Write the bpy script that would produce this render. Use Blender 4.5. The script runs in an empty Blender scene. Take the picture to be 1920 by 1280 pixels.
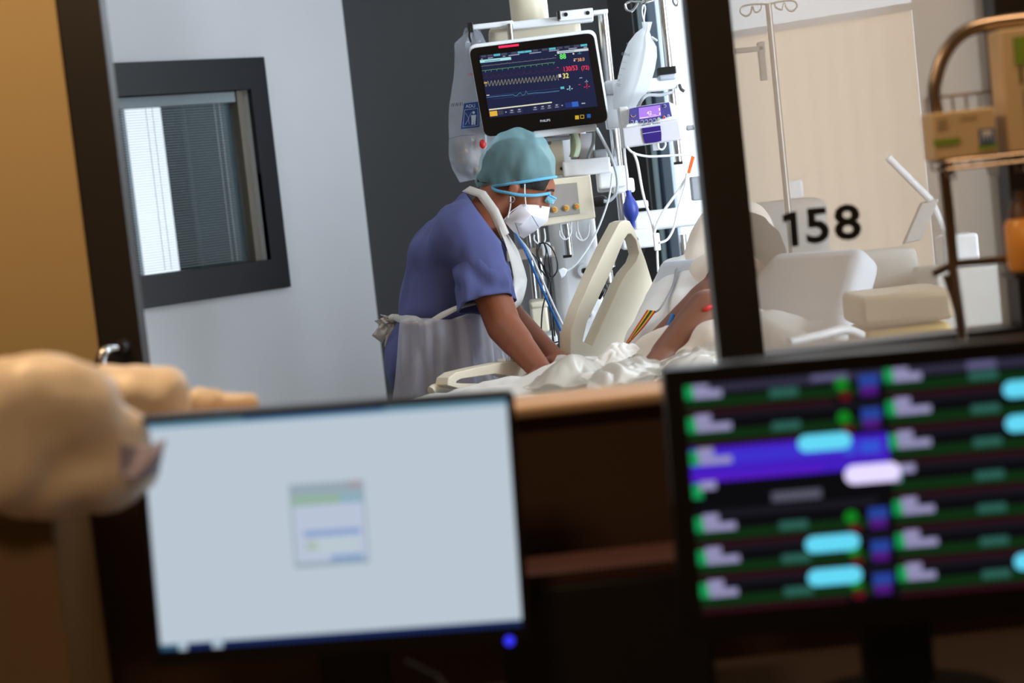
import bpy, bmesh, math, random
from mathutils import Vector, Matrix, noise
random.seed(7)
C = bpy.context.scene.collection
# ------------------------------------------------------------------ camera, world, lights
F = 70/36*1920
PITCH, ROLL = math.radians(4.72), math.radians(6.2)
CAM = Vector((0, 0, 1.45))
fwd = Vector((0, math.cos(PITCH), -math.sin(PITCH)))
up0 = Vector((0, math.sin(PITCH), math.cos(PITCH))); x0 = Vector((1, 0, 0))
right = x0*math.cos(ROLL) - up0*math.sin(ROLL)
up = x0*math.sin(ROLL) + up0*math.cos(ROLL)
cd = bpy.data.cameras.new('camera'); cam = bpy.data.objects.new('camera', cd); C.objects.link(cam)
cd.lens = 70; cd.sensor_width = 36; cd.clip_start = .05
M = Matrix((right, up, -fwd)).transposed().to_4x4(); M.translation = CAM; cam.matrix_world = M
cd.dof.use_dof = True; cd.dof.focus_distance = 5.5; cd.dof.aperture_fstop = 2.8
S = bpy.context.scene; S.camera = cam
S.view_settings.view_transform = 'Standard'; S.view_settings.look = 'None'
S.view_settings.exposure = 0.0; S.view_settings.gamma = 1; S.view_settings.use_curve_mapping = False
S.cycles.use_denoising = True; S.cycles.max_bounces = 8; S.cycles.transparent_max_bounces = 16
S.cycles.sample_clamp_indirect = 4
w = bpy.data.worlds.new('world'); S.world = w; w.use_nodes = True
bg = w.node_tree.nodes['Background']; bg.inputs[0].default_value = (.80, .90, 1, 1); bg.inputs[1].default_value = 1.7

def lin(c):
    return tuple(((v/255)/12.92 if v/255 <= .04045 else ((v/255+.055)/1.055)**2.4) for v in c)
# room frame: corner, u along the rear wall, v along the left wall towards us
RA = math.radians(43.6)
D = Vector((math.sin(RA), math.cos(RA), 0)); N = Vector((math.cos(RA), -math.sin(RA), 0))
CORNER = Vector((-.54, 8.2, 0))
def RM(u, v, z): return CORNER + N*u - D*v + Vector((0, 0, z))
def area(name, loc, target, sx, sy, power, col):
    l = bpy.data.lights.new(name, 'AREA'); l.shape = 'RECTANGLE'; l.size = sx; l.size_y = sy
    l.energy = power; l.color = col
    o = bpy.data.objects.new(name, l); C.objects.link(o); o.location = loc
    o.rotation_euler = (Vector(target)-Vector(loc)).to_track_quat('-Z', 'Y').to_euler(); return o
DAY = (.80, .90, 1.0); WARM = (1.0, .66, .37)
area('daylight_rear', RM(1.9, -.45, 1.55), RM(1.9, 3, 1.55), 2.4, 2.8, 150, DAY)
area('added_side_fill', RM(5.2, .9, 1.6), RM(0, .9, 1.5), 1.3, 1.9, 190, DAY)  # added unseen source, brightens the left wall and the nurse's front
area('room_ceiling_lamp', RM(2.0, 2.6, 2.74), RM(2.0, 2.6, 0), .6, .6, 10, (.9, .95, 1))
area('corridor_light', (-.85, 2.72, 2.62), (-.85, 2.72, 0), .5, .3, 21, WARM)
area('corridor_light', (1.1, 2.95, 2.62), (1.1, 2.95, 0), .5, .3, 11, WARM)
area('corridor_light', (-.5, .6, 2.62), (-.5, .6, 0), .5, .5, 16, WARM)  # added fill behind the viewer, brightens the counter fronts
NX = -1.535

# ------------------------------------------------------------------ projection helpers (pixel of the 1920x1280 frame -> point at depth)
def ray(px, py): return right*((px-960)/F) + up*((640-py)/F) + fwd
def P(px, py, Y):
    r = ray(px, py); return CAM + r*(Y/r.y)
def PZ(px, py, z):
    r = ray(px, py); return CAM + r*((z-CAM.z)/r.z)
def PP(px, py, A, d):                       # on the vertical plane through A along d
    n = Vector((d.y, -d.x, 0)); r = ray(px, py); return CAM + r*((A-CAM).dot(n)/r.dot(n))
def mpp(Y): return Y/F

# ------------------------------------------------------------------ materials
MATS = {}
def mat(name, col, rough=.5, metal=0, var=.05, scale=30, bump=0, emit=0, alpha=1, trans=0, coat=0, sss=0, film=0, bd=.01):
    if name in MATS: return MATS[name]
    m = bpy.data.materials.new(name); m.use_nodes = True; nt = m.node_tree; n = nt.nodes; L = nt.links
    b = n['Principled BSDF']; c = lin(col)
    b.inputs['Roughness'].default_value = rough; b.inputs['Metallic'].default_value = metal
    b.inputs['Coat Weight'].default_value = coat
    if emit:
        b.inputs['Base Color'].default_value = (0, 0, 0, 1); b.inputs['Specular IOR Level'].default_value = .1
        b.inputs['Emission Color'].default_value = (*c, 1); b.inputs['Emission Strength'].default_value = emit
    else:
        tc = n.new('ShaderNodeTexCoord'); t = n.new('ShaderNodeTexNoise'); t.inputs['Scale'].default_value = scale
        t.inputs['Detail'].default_value = 4 if bd <= .01 else .6
        L.new(tc.outputs['Object'], t.inputs['Vector'])
        r = n.new('ShaderNodeMapRange'); r.inputs[3].default_value = 1-var; r.inputs[4].default_value = 1+var
        L.new(t.outputs[0], r.inputs[0])
        mx = n.new('ShaderNodeVectorMath'); mx.operation = 'SCALE'; mx.inputs[0].default_value = c
        L.new(r.outputs[0], mx.inputs['Scale']); L.new(mx.outputs[0], b.inputs['Base Color'])
        if bump:
            bp = n.new('ShaderNodeBump'); bp.inputs['Strength'].default_value = bump; bp.inputs['Distance'].default_value = bd
            L.new(t.outputs[0], bp.inputs['Height']); L.new(bp.outputs[0], b.inputs['Normal'])
        if sss:
            b.inputs['Subsurface Weight'].default_value = sss; b.inputs['Subsurface Scale'].default_value = .01
            b.inputs['Subsurface Radius'].default_value = (1, .35, .2)
    if trans: b.inputs['Transmission Weight'].default_value = trans
    if film or alpha < 1:
        out = n['Material Output']; tr = n.new('ShaderNodeBsdfTransparent'); ms = n.new('ShaderNodeMixShader')
        src = b.outputs[0]
        if film:
            tl = n.new('ShaderNodeBsdfTranslucent'); tl.inputs[0].default_value = (*c, 1)
            m2 = n.new('ShaderNodeMixShader'); m2.inputs[0].default_value = film
            L.new(b.outputs[0], m2.inputs[1]); L.new(tl.outputs[0], m2.inputs[2]); src = m2.outputs[0]
        ms.inputs[0].default_value = alpha
        L.new(tr.outputs[0], ms.inputs[1]); L.new(src, ms.inputs[2]); L.new(ms.outputs[0], out.inputs[0])
    MATS[name] = m; return m

white = mat('white_plastic', (225, 228, 232), .38)
offw = mat('ivory_plastic', (214, 205, 184), .42)
greyp = mat('grey_plastic', (150, 154, 160), .45)
black = mat('black_plastic', (12, 12, 13), .38)
steel = mat('brushed_steel', (190, 192, 195), .22, 1, .08, 60)
warmsteel = mat('stand_steel_warm_lit', (150, 134, 120), .33, 1, .08, 60)  # steel tinted brown, warm corridor light put into the colour
wallm = mat('painted_wall_white', (222, 223, 227), .75, bump=.05, var=.02, scale=8)
wallg = mat('painted_wall_charcoal', (82, 83, 86), .75, bump=.05, var=.03, scale=8)
wallr = mat('painted_wall_grey', (176, 172, 165), .75, var=.02, scale=8)
wally = mat('painted_wall_cream', (170, 148, 104), .75, var=.03, scale=5)
darkf = mat('dark_frame', (23, 19, 18), .45, var=.15, scale=20)
darkb = mat('window_frame_charcoal', (34, 35, 40), .5, var=.08)
cloth = mat('scrub_fabric', (72, 78, 128), .85, var=.05, scale=7, bump=.6, bd=.09)
skin = mat('skin_brown', (130, 72, 44), .62, var=.08, scale=40, sss=.08)
skin2 = mat('patient_skin', (116, 68, 44), .5, var=.1, scale=40, sss=.05)
hairm = mat('dark_hair', (20, 14, 11), .8, var=.3, scale=120, bump=.3)
linen = mat('white_linen', (222, 220, 216), .8, var=.03, scale=14, bump=.1)

# ------------------------------------------------------------------ mesh builder
class MB:
    def __init__(s): s.v = []; s.f = []; s.m = []; s.mats = []
    def mi(s, m):
        if m not in s.mats: s.mats.append(m)
        return s.mats.index(m)
    def add(s, vs, fs, m):
        b = len(s.v); s.v += [Vector(v) for v in vs]; k = s.mi(m)
        for f in fs: s.f.append([b+i for i in f]); s.m.append(k)
        return s
    def box(s, c, size, m, rz=0, R=None):
        c = Vector(c); R = R or Matrix.Rotation(rz, 3, 'Z'); h = [d/2 for d in size]
        vs = [c + R @ Vector((x*h[0], y*h[1], z*h[2])) for x in (-1, 1) for y in (-1, 1) for z in (-1, 1)]
        return s.add(vs, [(0, 1, 3, 2), (4, 6, 7, 5), (0, 4, 5, 1), (2, 3, 7, 6), (0, 2, 6, 4), (1, 5, 7, 3)], m)
    def prism(s, pts, ext, m):
        pts = [Vector(p) for p in pts]; ext = Vector(ext); n = len(pts)
        return s.add(pts+[p+ext for p in pts], [list(range(n)), list(range(2*n-1, n-1, -1))] + [(i, (i+1) % n, n+(i+1) % n, n+i) for i in range(n)], m)
    def tube(s, pts, r, m, n=10, sub=5, closed=False, flat=1):
        pts = [Vector(p) for p in pts]
        rs = r if isinstance(r, (list, tuple)) else [r]*len(pts)
        if sub > 1 and len(pts) > 2:
            q = []; qr = []; K = len(pts)
            for i in range(K-1):
                a = pts[max(i-1, 0)]; b = pts[i]; c = pts[i+1]; d = pts[min(i+2, K-1)]
                for j in range(sub):
                    t = j/sub
                    q.append(.5*((2*b)+(c-a)*t+(2*a-5*b+4*c-d)*t*t+(3*b-a-3*c+d)*t**3)); qr.append(rs[i]*(1-t)+rs[i+1]*t)
            q.append(pts[-1]); qr.append(rs[-1]); pts, rs = q, qr
        vs = []; prev = None
        for i, p in enumerate(pts):
            t = (pts[min(i+1, len(pts)-1)]-pts[max(i-1, 0)]).normalized()
            if prev is None: a = t.orthogonal().normalized()
            else: a = (prev - t*prev.dot(t)).normalized()
            prev = a; b = t.cross(a)
            for k in range(n):
                an = 2*math.pi*k/n; vs.append(p+(a*math.cos(an)+b*math.sin(an)*flat)*rs[i])
        fs = [(i*n+k, i*n+(k+1) % n, (i+1)*n+(k+1) % n, (i+1)*n+k) for i in range(len(pts)-1) for k in range(n)]
        fs += [list(range(n))[::-1], [(len(pts)-1)*n+k for k in range(n)]]
        return s.add(vs, fs, m)
    def lathe(s, base, axis, prof, m, n=24):     # prof: (r, h) along axis
        base = Vector(base); ax = Vector(axis).normalized(); a = ax.orthogonal().normalized(); b = ax.cross(a); vs = []
        for r, h in prof:
            for k in range(n):
                an = 2*math.pi*k/n; vs.append(base+ax*h+(a*math.cos(an)+b*math.sin(an))*max(r, 1e-4))
        fs = [(i*n+k, i*n+(k+1) % n, (i+1)*n+(k+1) % n, (i+1)*n+k) for i in range(len(prof)-1) for k in range(n)]
        fs += [list(range(n))[::-1], [(len(prof)-1)*n+k for k in range(n)]]
        return s.add(vs, fs, m)
    def ell(s, c, r, m, R=None, n=20, k=12):
        c = Vector(c); R = R or Matrix.Identity(3); vs = []; fs = []
        for i in range(k+1):
            ph = math.pi*i/k
            for j in range(n):
                th = 2*math.pi*j/n
                vs.append(c+R@Vector((r[0]*math.sin(ph)*math.cos(th), r[1]*math.sin(ph)*math.sin(th), r[2]*math.cos(ph))))
        for i in range(k):
            for j in range(n): fs.append((i*n+j, (i+1)*n+j, (i+1)*n+(j+1) % n, i*n+(j+1) % n))
        return s.add(vs, fs, m)
    def cap(s, p0, p1, r0, r1, m, n=18, k=6):
        p0 = Vector(p0); p1 = Vector(p1); t = (p1-p0); ln = t.length; t = t/ln if ln > 1e-6 else Vector((0, 0, 1))
        prof = [(r0*math.cos(a), -r0*math.sin(a)) for a in [math.pi/2*(1-i/k) for i in range(k)]] + [(r0, 0), (r1, ln)] + \
               [(r1*math.cos(a), ln+r1*math.sin(a)) for a in [math.pi/2*(i+1)/k for i in range(k)]]
        return s.lathe(p0, t, prof, m, n)
    def grid(s, fn, nu, nv, m):
        vs = [fn(i/nu, j/nv) for i in range(nu+1) for j in range(nv+1)]
        return s.add(vs, [(i*(nv+1)+j, (i+1)*(nv+1)+j, (i+1)*(nv+1)+j+1, i*(nv+1)+j+1) for i in range(nu) for j in range(nv)], m)
    def ribbon(s, pts, wd, m, nrm=Vector((0, -1, 0))):
        vs = []
        for i, p in enumerate(pts):
            t = (pts[min(i+1, len(pts)-1)]-pts[max(i-1, 0)]).normalized(); a = t.cross(nrm).normalized()*wd/2
            vs += [p+a, p-a]
        return s.add(vs, [(2*i, 2*i+1, 2*i+3, 2*i+2) for i in range(len(pts)-1)], m)
    def build(s, name, parent=None, bevel=0, smooth=True, solid=0, mods=None, angle=40):
        me = bpy.data.meshes.new(name)
        if parent is None:
            o0 = sum(s.v, Vector())/len(s.v)
            o0 = Vector((o0.x, o0.y, min(v.z for v in s.v)))
        else: o0 = worg(parent)
        me.from_pydata([v-o0 for v in s.v], [], s.f)
        for m in s.mats: me.materials.append(m)
        me.polygons.foreach_set('material_index', s.m)
        bm = bmesh.new(); bm.from_mesh(me); bmesh.ops.remove_doubles(bm, verts=bm.verts, dist=1e-6)
        bmesh.ops.recalc_face_normals(bm, faces=bm.faces)
        for f in bm.faces: f.smooth = smooth
        if smooth:
            for e in bm.edges:
                if len(e.link_faces) == 2 and e.calc_face_angle(0) > math.radians(angle): e.smooth = False
        bm.to_mesh(me); bm.free()
        o = bpy.data.objects.new(name, me); C.objects.link(o)
        if parent is None: o.location = o0
        else: o.parent = parent
        if solid: md = o.modifiers.new('s', 'SOLIDIFY'); md.thickness = solid; md.offset = 0
        if bevel:
            md = o.modifiers.new('b', 'BEVEL'); md.width = bevel; md.segments = 3; md.limit_method = 'ANGLE'; md.angle_limit = math.radians(50)
        return o
def worg(o):
    p = Vector()
    while o: p += o.location; o = o.parent
    return p
def blob(mb, name, m, parent=None, voxel=.008, smooth=4, noisy=None, cuts=(), solid=0):
    """union of closed shapes grown into one continuous surface"""
    me = bpy.data.meshes.new('t'); me.from_pydata(mb.v, [], mb.f); o = bpy.data.objects.new('t', me); C.objects.link(o)
    bm = bmesh.new(); bm.from_mesh(me); bmesh.ops.remove_doubles(bm, verts=bm.verts, dist=1e-6); bmesh.ops.recalc_face_normals(bm, faces=bm.faces); bm.to_mesh(me); bm.free()
    md = o.modifiers.new('r', 'REMESH'); md.mode = 'VOXEL'; md.voxel_size = voxel
    sm = o.modifiers.new('s', 'SMOOTH'); sm.iterations = smooth; sm.factor = .5
    dg = bpy.context.evaluated_depsgraph_get(); me2 = bpy.data.meshes.new_from_object(o.evaluated_get(dg))
    bpy.data.objects.remove(o)
    bm = bmesh.new(); bm.from_mesh(me2); bm.normal_update()
    if noisy:
        for v in bm.verts:
            a, sc = noisy[0], noisy[1]
            q = v.co.copy()
            if len(noisy) > 2: q = Vector((q.x*noisy[2][0], q.y*noisy[2][1], q.z*noisy[2][2]))
            d = noise.noise(q*sc) * a + noise.noise(q*sc*2.3+Vector((5, 1, 2)))*a*.5
            v.co += v.normal*d
    for co, no in cuts:
        bmesh.ops.bisect_plane(bm, geom=bm.verts[:]+bm.edges[:]+bm.faces[:], plane_co=co, plane_no=no, clear_outer=True)
    for f in bm.faces: f.smooth = True
    o0 = worg(parent) if parent else Vector((sum(v.co.x for v in bm.verts)/len(bm.verts), sum(v.co.y for v in bm.verts)/len(bm.verts), min(v.co.z for v in bm.verts)))
    for v in bm.verts: v.co -= o0
    bm.to_mesh(me2); bm.free(); me2.materials.clear(); me2.materials.append(m); me2.name = name
    o = bpy.data.objects.new(name, me2); C.objects.link(o)
    if parent: o.parent = parent
    else: o.location = o0
    if solid: md = o.modifiers.new('s', 'SOLIDIFY'); md.thickness = solid
    return o
def thing(name, label, cat, loc, group=None):
    o = bpy.data.objects.new(name, None); C.objects.link(o); o.location = loc; o.empty_display_size = .05
    o['label'] = label; o['category'] = cat
    if group: o['group'] = group
    return o
def tag(o, label, cat, group=None):
    o['label'] = label; o['category'] = cat
    if group: o['group'] = group
    return o
def struct(o): o['kind'] = 'structure'; return o
def plabel(o, l): o['label'] = l; return o
def text(mb, s_, pos, hm, m, ang=0, bold=0, sx=1, ext=.0004, Y=None, align='CENTER', xd=None, zd=None):
    """lettering added to a builder; pos = world point, ang = image angle"""
    cu = bpy.data.curves.new('t', 'FONT'); cu.body = s_; cu.size = 1; cu.extrude = 0; cu.offset = bold; cu.align_x = align; cu.align_y = 'CENTER'
    cu.resolution_u = 3
    o = bpy.data.objects.new('t', cu); C.objects.link(o); dg = bpy.context.evaluated_depsgraph_get()
    dg.update(); me = bpy.data.meshes.new_from_object(o.evaluated_get(dg)); bpy.data.objects.remove(o)
    if xd is None:
        a = math.radians(ang)-ROLL; xd = Vector((math.cos(a), 0, math.sin(a))); zd = Vector((-math.sin(a), 0, math.cos(a)))
    k = hm/.7
    mb.add([Vector(pos)+xd*(v.co.x*k*sx)+zd*(v.co.y*k) for v in me.vertices], [list(p.vertices) for p in me.polygons], m)
    bpy.data.meshes.remove(me); return mb
def emi(name, c, k=1): return mat('light_'+name, c, emit=k)
def imgdir(dx, dy):        # image direction -> world direction in the facing plane
    v = P(960+dx*10, 640+dy*10, 5)-P(960, 640, 5); return v.normalized()
def rot_u(): return math.atan2(N.y, N.x)

# ------------------------------------------------------------------ setting
def room_box(u0, u1, v0, v1, z0, z1, m, mb=None):
    mb = mb or MB(); c = RM((u0+u1)/2, (v0+v1)/2, (z0+z1)/2)
    return mb.box(c, (abs(u1-u0), abs(v1-v0), z1-z0), m, rz=rot_u())
YP = 3.55                                     # plane of the glazed partition
floorm = mat('vinyl_floor', (120, 118, 116), .4, var=.06, scale=12)
ceilm = mat('ceiling_paint', (205, 205, 202), .8, var=.02)
struct(MB().box((0, 4.5, -.05), (9, 11.5, .1), floorm).build('floor'))
struct(MB().box((0, 4.5, 2.83), (9, 11.5, .1), ceilm).build('ceiling'))
# left wall with a window opening
def lw(px, py): return PP(px, py, CORNER, D)
def vz(p): return -(p-CORNER).dot(D), p.z
oin = [lw(465, 168), lw(499, 487)]
v_in = (vz(oin[0])[0]+vz(oin[1])[0])/2; zt = vz(oin[0])[1]; zb = vz(oin[1])[1]
o_out = [lw(488, 108), lw(538, 538)]
v_out = (vz(o_out[0])[0]+vz(o_out[1])[0])/2; zt2 = vz(o_out[0])[1]; zb2 = vz(o_out[1])[1]
W = v_in+1.35
mb = MB()
room_box(-.12, 0, -.12, v_in, 0, 2.78, wallm, mb); room_box(-.12, 0, W, 5.5, 0, 2.78, wallm, mb)
room_box(-.12, 0, v_in, W, zt, 2.78, wallm, mb); room_box(-.12, 0, v_in, W, 0, zb, wallm, mb)
struct(mb.build('wall_left', smooth=False))
mb = MB(); fw = v_in-v_out
room_box(-.13, .025, v_out, v_in, zb2, zt2, darkb, mb); room_box(-.13, .025, W, W+fw, zb2, zt2, darkb, mb)
room_box(-.13, .025, v_in, W, zt, zt2, darkb, mb); room_box(-.13, .025, v_in, W, zb2, zb, darkb, mb)
win = struct(mb.build('window_1', bevel=.003))
glass = mat('window_glass', (150, 175, 185), .03, alpha=.16, var=0)
room_box(-.09, -.084, v_in, W, zb, zt, glass, MB()).build('pane', win)
# venetian blind inside the double glazing
bl = thing('venetian_blind', 'pale venetian blind with thin slats inside the dark-framed wall window', 'blind', RM(-.05, v_in+.6, zb))
slatm = mat('blind_slat', (186, 196, 200), .5)
h = MB(); room_box(-.075, -.035, v_in+.035, W-.02, zt-.042, zt-.002, mat('blind_headrail', (150, 162, 168), .5), h); h.build('headrail', bl)
sl = MB(); ns = 62
for i in range(ns):
    z = zb+.012+(zt-.05-zb)*i/ns
    room_box(-.061, -.049, v_in+.08, W-.05, z, z+.0015, slatm, sl)
sl.build('slats', bl, smooth=False)
for vv in (v_in+.11, v_in+.135, v_in+.43, v_in+.46, v_in+.8):
    MB().tube([RM(-.045, vv, zb+.01), RM(-.045, vv, zt-.04)], .0012, white, n=6, sub=1).build('cord', bl)
room_box(-.065, -.03, v_in+.0, v_in+.03, zb, zt-.0, mat('blind_side_channel', (126, 118, 106), .6), MB()).build('side_channel', bl)
# neighbouring room seen through the window
nb = mat('neighbour_wall_paint', (128, 142, 150), .7, var=.04, scale=4)
m_ = MB(); m_.box((NX-.10-1.0, 9.05, 1.39), (2.0, .1, 2.78), nb); m_.box((NX+.09+.7, 9.05, 1.39), (1.4, .1, 2.78), nb)
m_.box((NX, 9.05, 2.65), (.3, .1, .3), nb); m_.box((NX, 9.05, .2), (.3, .1, .4), nb); struct(m_.build('wall_neighbour'))
a = P(318, 330, 8.6); b = P(356, 330, 8.6)
struct(MB().box(((a.x+b.x)/2, 8.62, 1.39), (b.x-a.x, .1, 2.78), mat('dark_column', (44, 52, 62), .5, var=.2, scale=6)).build('trim_1'))
a = P(362, 330, 8.2); b = P(500, 330, 8.2)
struct(MB().box(((a.x+b.x)/2, 8.22, 1.39), (b.x-a.x, .03, 2.78), nb).build('wall_neighbour_2'))
# rear wall, charcoal, then black window frame and the daylight window
struct(room_box(0, 1.42, -.12, 0, 0, 2.78, wallg, MB()).build('wall_rear', smooth=False))
fr = MB()
room_box(1.42, 1.53, -.12, .03, 0, 2.78, mat('black_window_frame', (14, 14, 16), .35), fr)
room_box(1.56, 3.0, -.1, 0, 2.6, 2.78, darkf, fr); room_box(1.56, 3.0, -.1, 0, 0, .35, darkf, fr)
room_box(3.0, 3.06, -.12, .02, .0, 2.78, darkf, fr)
struct(fr.build('window_2', bevel=.003))
pn = MB(); room_box(1.53, 1.555, -.03, .0, .35, 2.6, mat('frame_edge_blue', (150, 170, 176), .3), pn)
room_box(1.555, 1.565, -.03, .0, .35, 2.6, mat('frame_edge_dark', (40, 52, 70), .3), pn)
struct(pn.build('trim_2'))
struct(room_box(1.565, 1.605, -.03, -.012, .35, 2.6, mat('pane_reflection_grey', (120, 136, 152), .25, bump=.1, scale=40), MB()).build('trim_3'))  # opaque strip, a pane's grey-blue reflection put into its colour
struct(room_box(1.605, 3.0, -.05, -.045, .35, 2.6, mat('clear_glass', (225, 238, 245), .02, alpha=.06, var=0), MB()).build('window_3'))
struct(room_box(3.06, 4.95, -.12, 0, 0, 2.78, wallr, MB()).build('wall_rear_right', smooth=False))
m_ = MB(); room_box(4.95, 5.05, -.12, .3, 0, 2.78, wallr, m_); room_box(4.95, 5.05, 1.5, 1.7, 0, 2.78, wallr, m_); room_box(4.95, 5.05, .3, 1.5, 0, .6, wallr, m_); room_box(4.95, 5.05, .3, 1.5, 2.55, 2.78, wallr, m_)
struct(m_.build('wall_right', smooth=False))  # opening added out of view to let the side fill in
# beige roller blind over the lower window
bp = thing('roller_blind', 'beige translucent privacy blind across the rear window behind the numbered glass', 'blind', RM(2.3, .05, .95))
bm_ = mat('blind_fabric', (172, 154, 134), .9, film=.55, alpha=.97, var=.03, scale=10)
def f(i, j):
    u = 1.82+i*(2.68-1.82); return RM(u, .06+.0015*math.sin(i*70), .96+j*.87)
MB().grid(f, 90, 2, bm_).build('fabric', bp)
room_box(1.80, 2.70, .045, .075, 1.83, 1.855, white, MB()).build('headrail', bp, bevel=.004)
room_box(1.82, 2.68, .05, .07, .945, .965, white, MB()).build('bottom_bar', bp, bevel=.004)
struct(room_box(2.72, 3.06, .02, .12, 0, 2.78, wallr, MB()).build('wall_rear_return', smooth=False))

# glazed partition in front of the room
def X(px, py, Y=YP): return P(px, py, Y).x
xl0 = (X(97, 0)+X(190, 650))/2; xl1 = (X(187, 0)+X(270, 670))/2
xp0 = (X(1283, 0)+X(1343, 600))/2; xp1 = (X(1362, 0)+X(1432, 640))/2
xr0 = (X(1848, 0)+X(1903, 600))/2
zrail = P(1432, 662, YP).z
struct(MB().box((xl0-1.65, YP+.05, 1.39), (3.3, .1, 2.78), wally).build('wall_corridor', smooth=False))
struct(MB().box(((xl0+xl1)/2, YP+.03, 1.39), (xl1-xl0, .06, 2.78), darkf).build('door_1', bevel=.004))
dh = thing('door_handle', 'curved chrome lever handle on the dark door edge left of the doorway', 'door handle', P(205, 690, YP-.06))
MB().tube([P(222, 652, YP-.05), P(200, 655, YP-.09), P(189, 672, YP-.10), P(190, 700, YP-.10), P(192, 726, YP-.10)], [.006, .008, .010, .011, .009], steel, n=12).build('lever', dh)
MB().lathe(P(222, 652, YP-.052), (0, 1, 0), [(.012, 0), (.012, .052), (.0, .052)], darkf).build('rose', dh)
fr = MB()
fr.box(((xp0+xp1)/2, YP+.02, 1.39), (xp1-xp0, .08, 2.78), darkf)
fr.box((xr0+.25, YP+.02, 1.39), (.5, .14, 2.78), darkf)
fr.box(((xp1+xr0)/2, YP+.02, zrail-.06), (xr0-xp1, .12, .12), darkf)
fr.box(((xp1+xr0)/2, YP+.02, 2.72), (xr0-xp1, .12, .12), darkf)
fr.box(((xp1+xr0)/2, YP+.03, (zrail-.12)/2), (xr0-xp1, .06, zrail-.12), darkf)
struct(fr.build('trim_4', smooth=False))
struct(MB().box((xr0+.5+1.5, YP+.05, 1.39), (3.0, .1, 2.78), wally).build('wall_corridor_right', smooth=False))
haze = mat('hazy_glass', (214, 200, 184), .25, alpha=.46, film=.45, var=.05, scale=3)  # pale translucent film mixed into the pane, lowers contrast behind it
gl = struct(MB().box(((xp1+xr0)/2, YP+.03, (zrail+2.66)/2), (xr0-xp1, .008, 2.66-zrail), haze).build('window_5', smooth=False))
num = MB(); inkb = mat('black_vinyl', (8, 8, 8), .5)
num.add([P(x, y, YP+.02) for x, y in ((1466, 404), (1482, 397), (1493, 396), (1498, 461), (1484, 463), (1480, 413), (1469, 418))], [(0, 1, 5, 6), (1, 2, 5), (2, 3, 4, 5)], inkb)
text(num, '5', P(1533, 426, YP+.02), .060, inkb, ang=5.2, bold=.028, sx=1.1)
text(num, '8', P(1589, 420, YP+.02), .060, inkb, ang=5.2, bold=.028, sx=1.15)
no_ = num.build('room_number', smooth=False, solid=.001); tag(no_, 'black room number 158 stuck on the hazy glass pane', 'room number')

# ------------------------------------------------------------------ nurse
YN = 5.42; k = mpp(YN)
HC = P(975, 345, YN)
t_ = imgdir(.46, -.89); f_ = imgdir(.89, .46); s_ = Vector((0, -1, 0))       # head frame: up, forward, towards us
HR = Matrix((f_, s_, t_)).transposed()
def H(f, s, t): return HC+f_*f+s_*s+t_*t
nurse = thing('person', 'nurse in blue scrubs, teal cap and white mask bending over the bed', 'person', (P(800, 700, YN).x, YN, 0))
nurse['label'] = 'person in blue scrubs, teal cap and white mask bending over the bed'
b = MB(); sk = skin
b.ell(H(-.024, 0, .025), (.092, .074, .084), sk, HR); b.ell(H(.018, 0, .018), (.078, .062, .052), sk, HR)
b.ell(H(.028, 0, -.03), (.062, .060, .085), sk, HR)
b.ell(H(.040, 0, -.085), (.042, .045, .036), sk, HR)
b.cap(H(.084, 0, .0), H(.094, 0, -.036), .009, .012, sk)
b.ell(H(.072, 0, .022), (.016, .05, .012), sk, HR)
for q in (-1, 1):
    b.ell(H(.056, .034*q, -.03), (.026, .018, .022), sk, HR)
    b.ell(H(.082, .031*q, -.002), (.010, .015, .009), sk, HR)
    eo = P(963, 356, YN)+s_*.073*q
    b.ell(eo, (.015, .008, .022), sk, HR)
    for a_ in range(9):
        an_ = math.radians(-70+a_*35); b.ell(eo+s_*.007*q+f_*(-.012*math.sin(an_*.5+.9))+t_*(.019*math.cos(an_*.72)), (.005, .004, .005), sk, HR, 10, 6)
b.cap(H(-.035, 0, -.03), P(905, 425, YN), .056, .062, sk)
b.cap(P(905, 425, YN), P(870, 470, YN), .062, .09, sk)
Ysh = .16
b.cap(P(880, 458, YN-.12), P(880, 458, YN+.12), .06, .06, sk)
b.cap(P(862, 480, YN), P(830, 580, YN), .10, .095, sk); b.cap(P(830, 580, YN), P(815, 670, YN), .095, .11, sk)
nsh, nel, nwr = P(893, 472, YN-.165), P(945, 612, YN-.24), P(1010, 690, YN-.40)
fsh, fel, fwr = P(896, 470, YN+.15), P(955, 590, YN+.16), P(1040, 672, YN-.22)
b.cap(nsh, nel, .052, .047, sk); b.cap(nel, nwr, .0455, .031, sk); b.cap(nel, nel+(nwr-nel)*.4, .047, .042, sk)
b.cap(fsh, fel, .05, .043, sk); b.cap(fel, fwr, .041, .028, sk)
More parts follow.
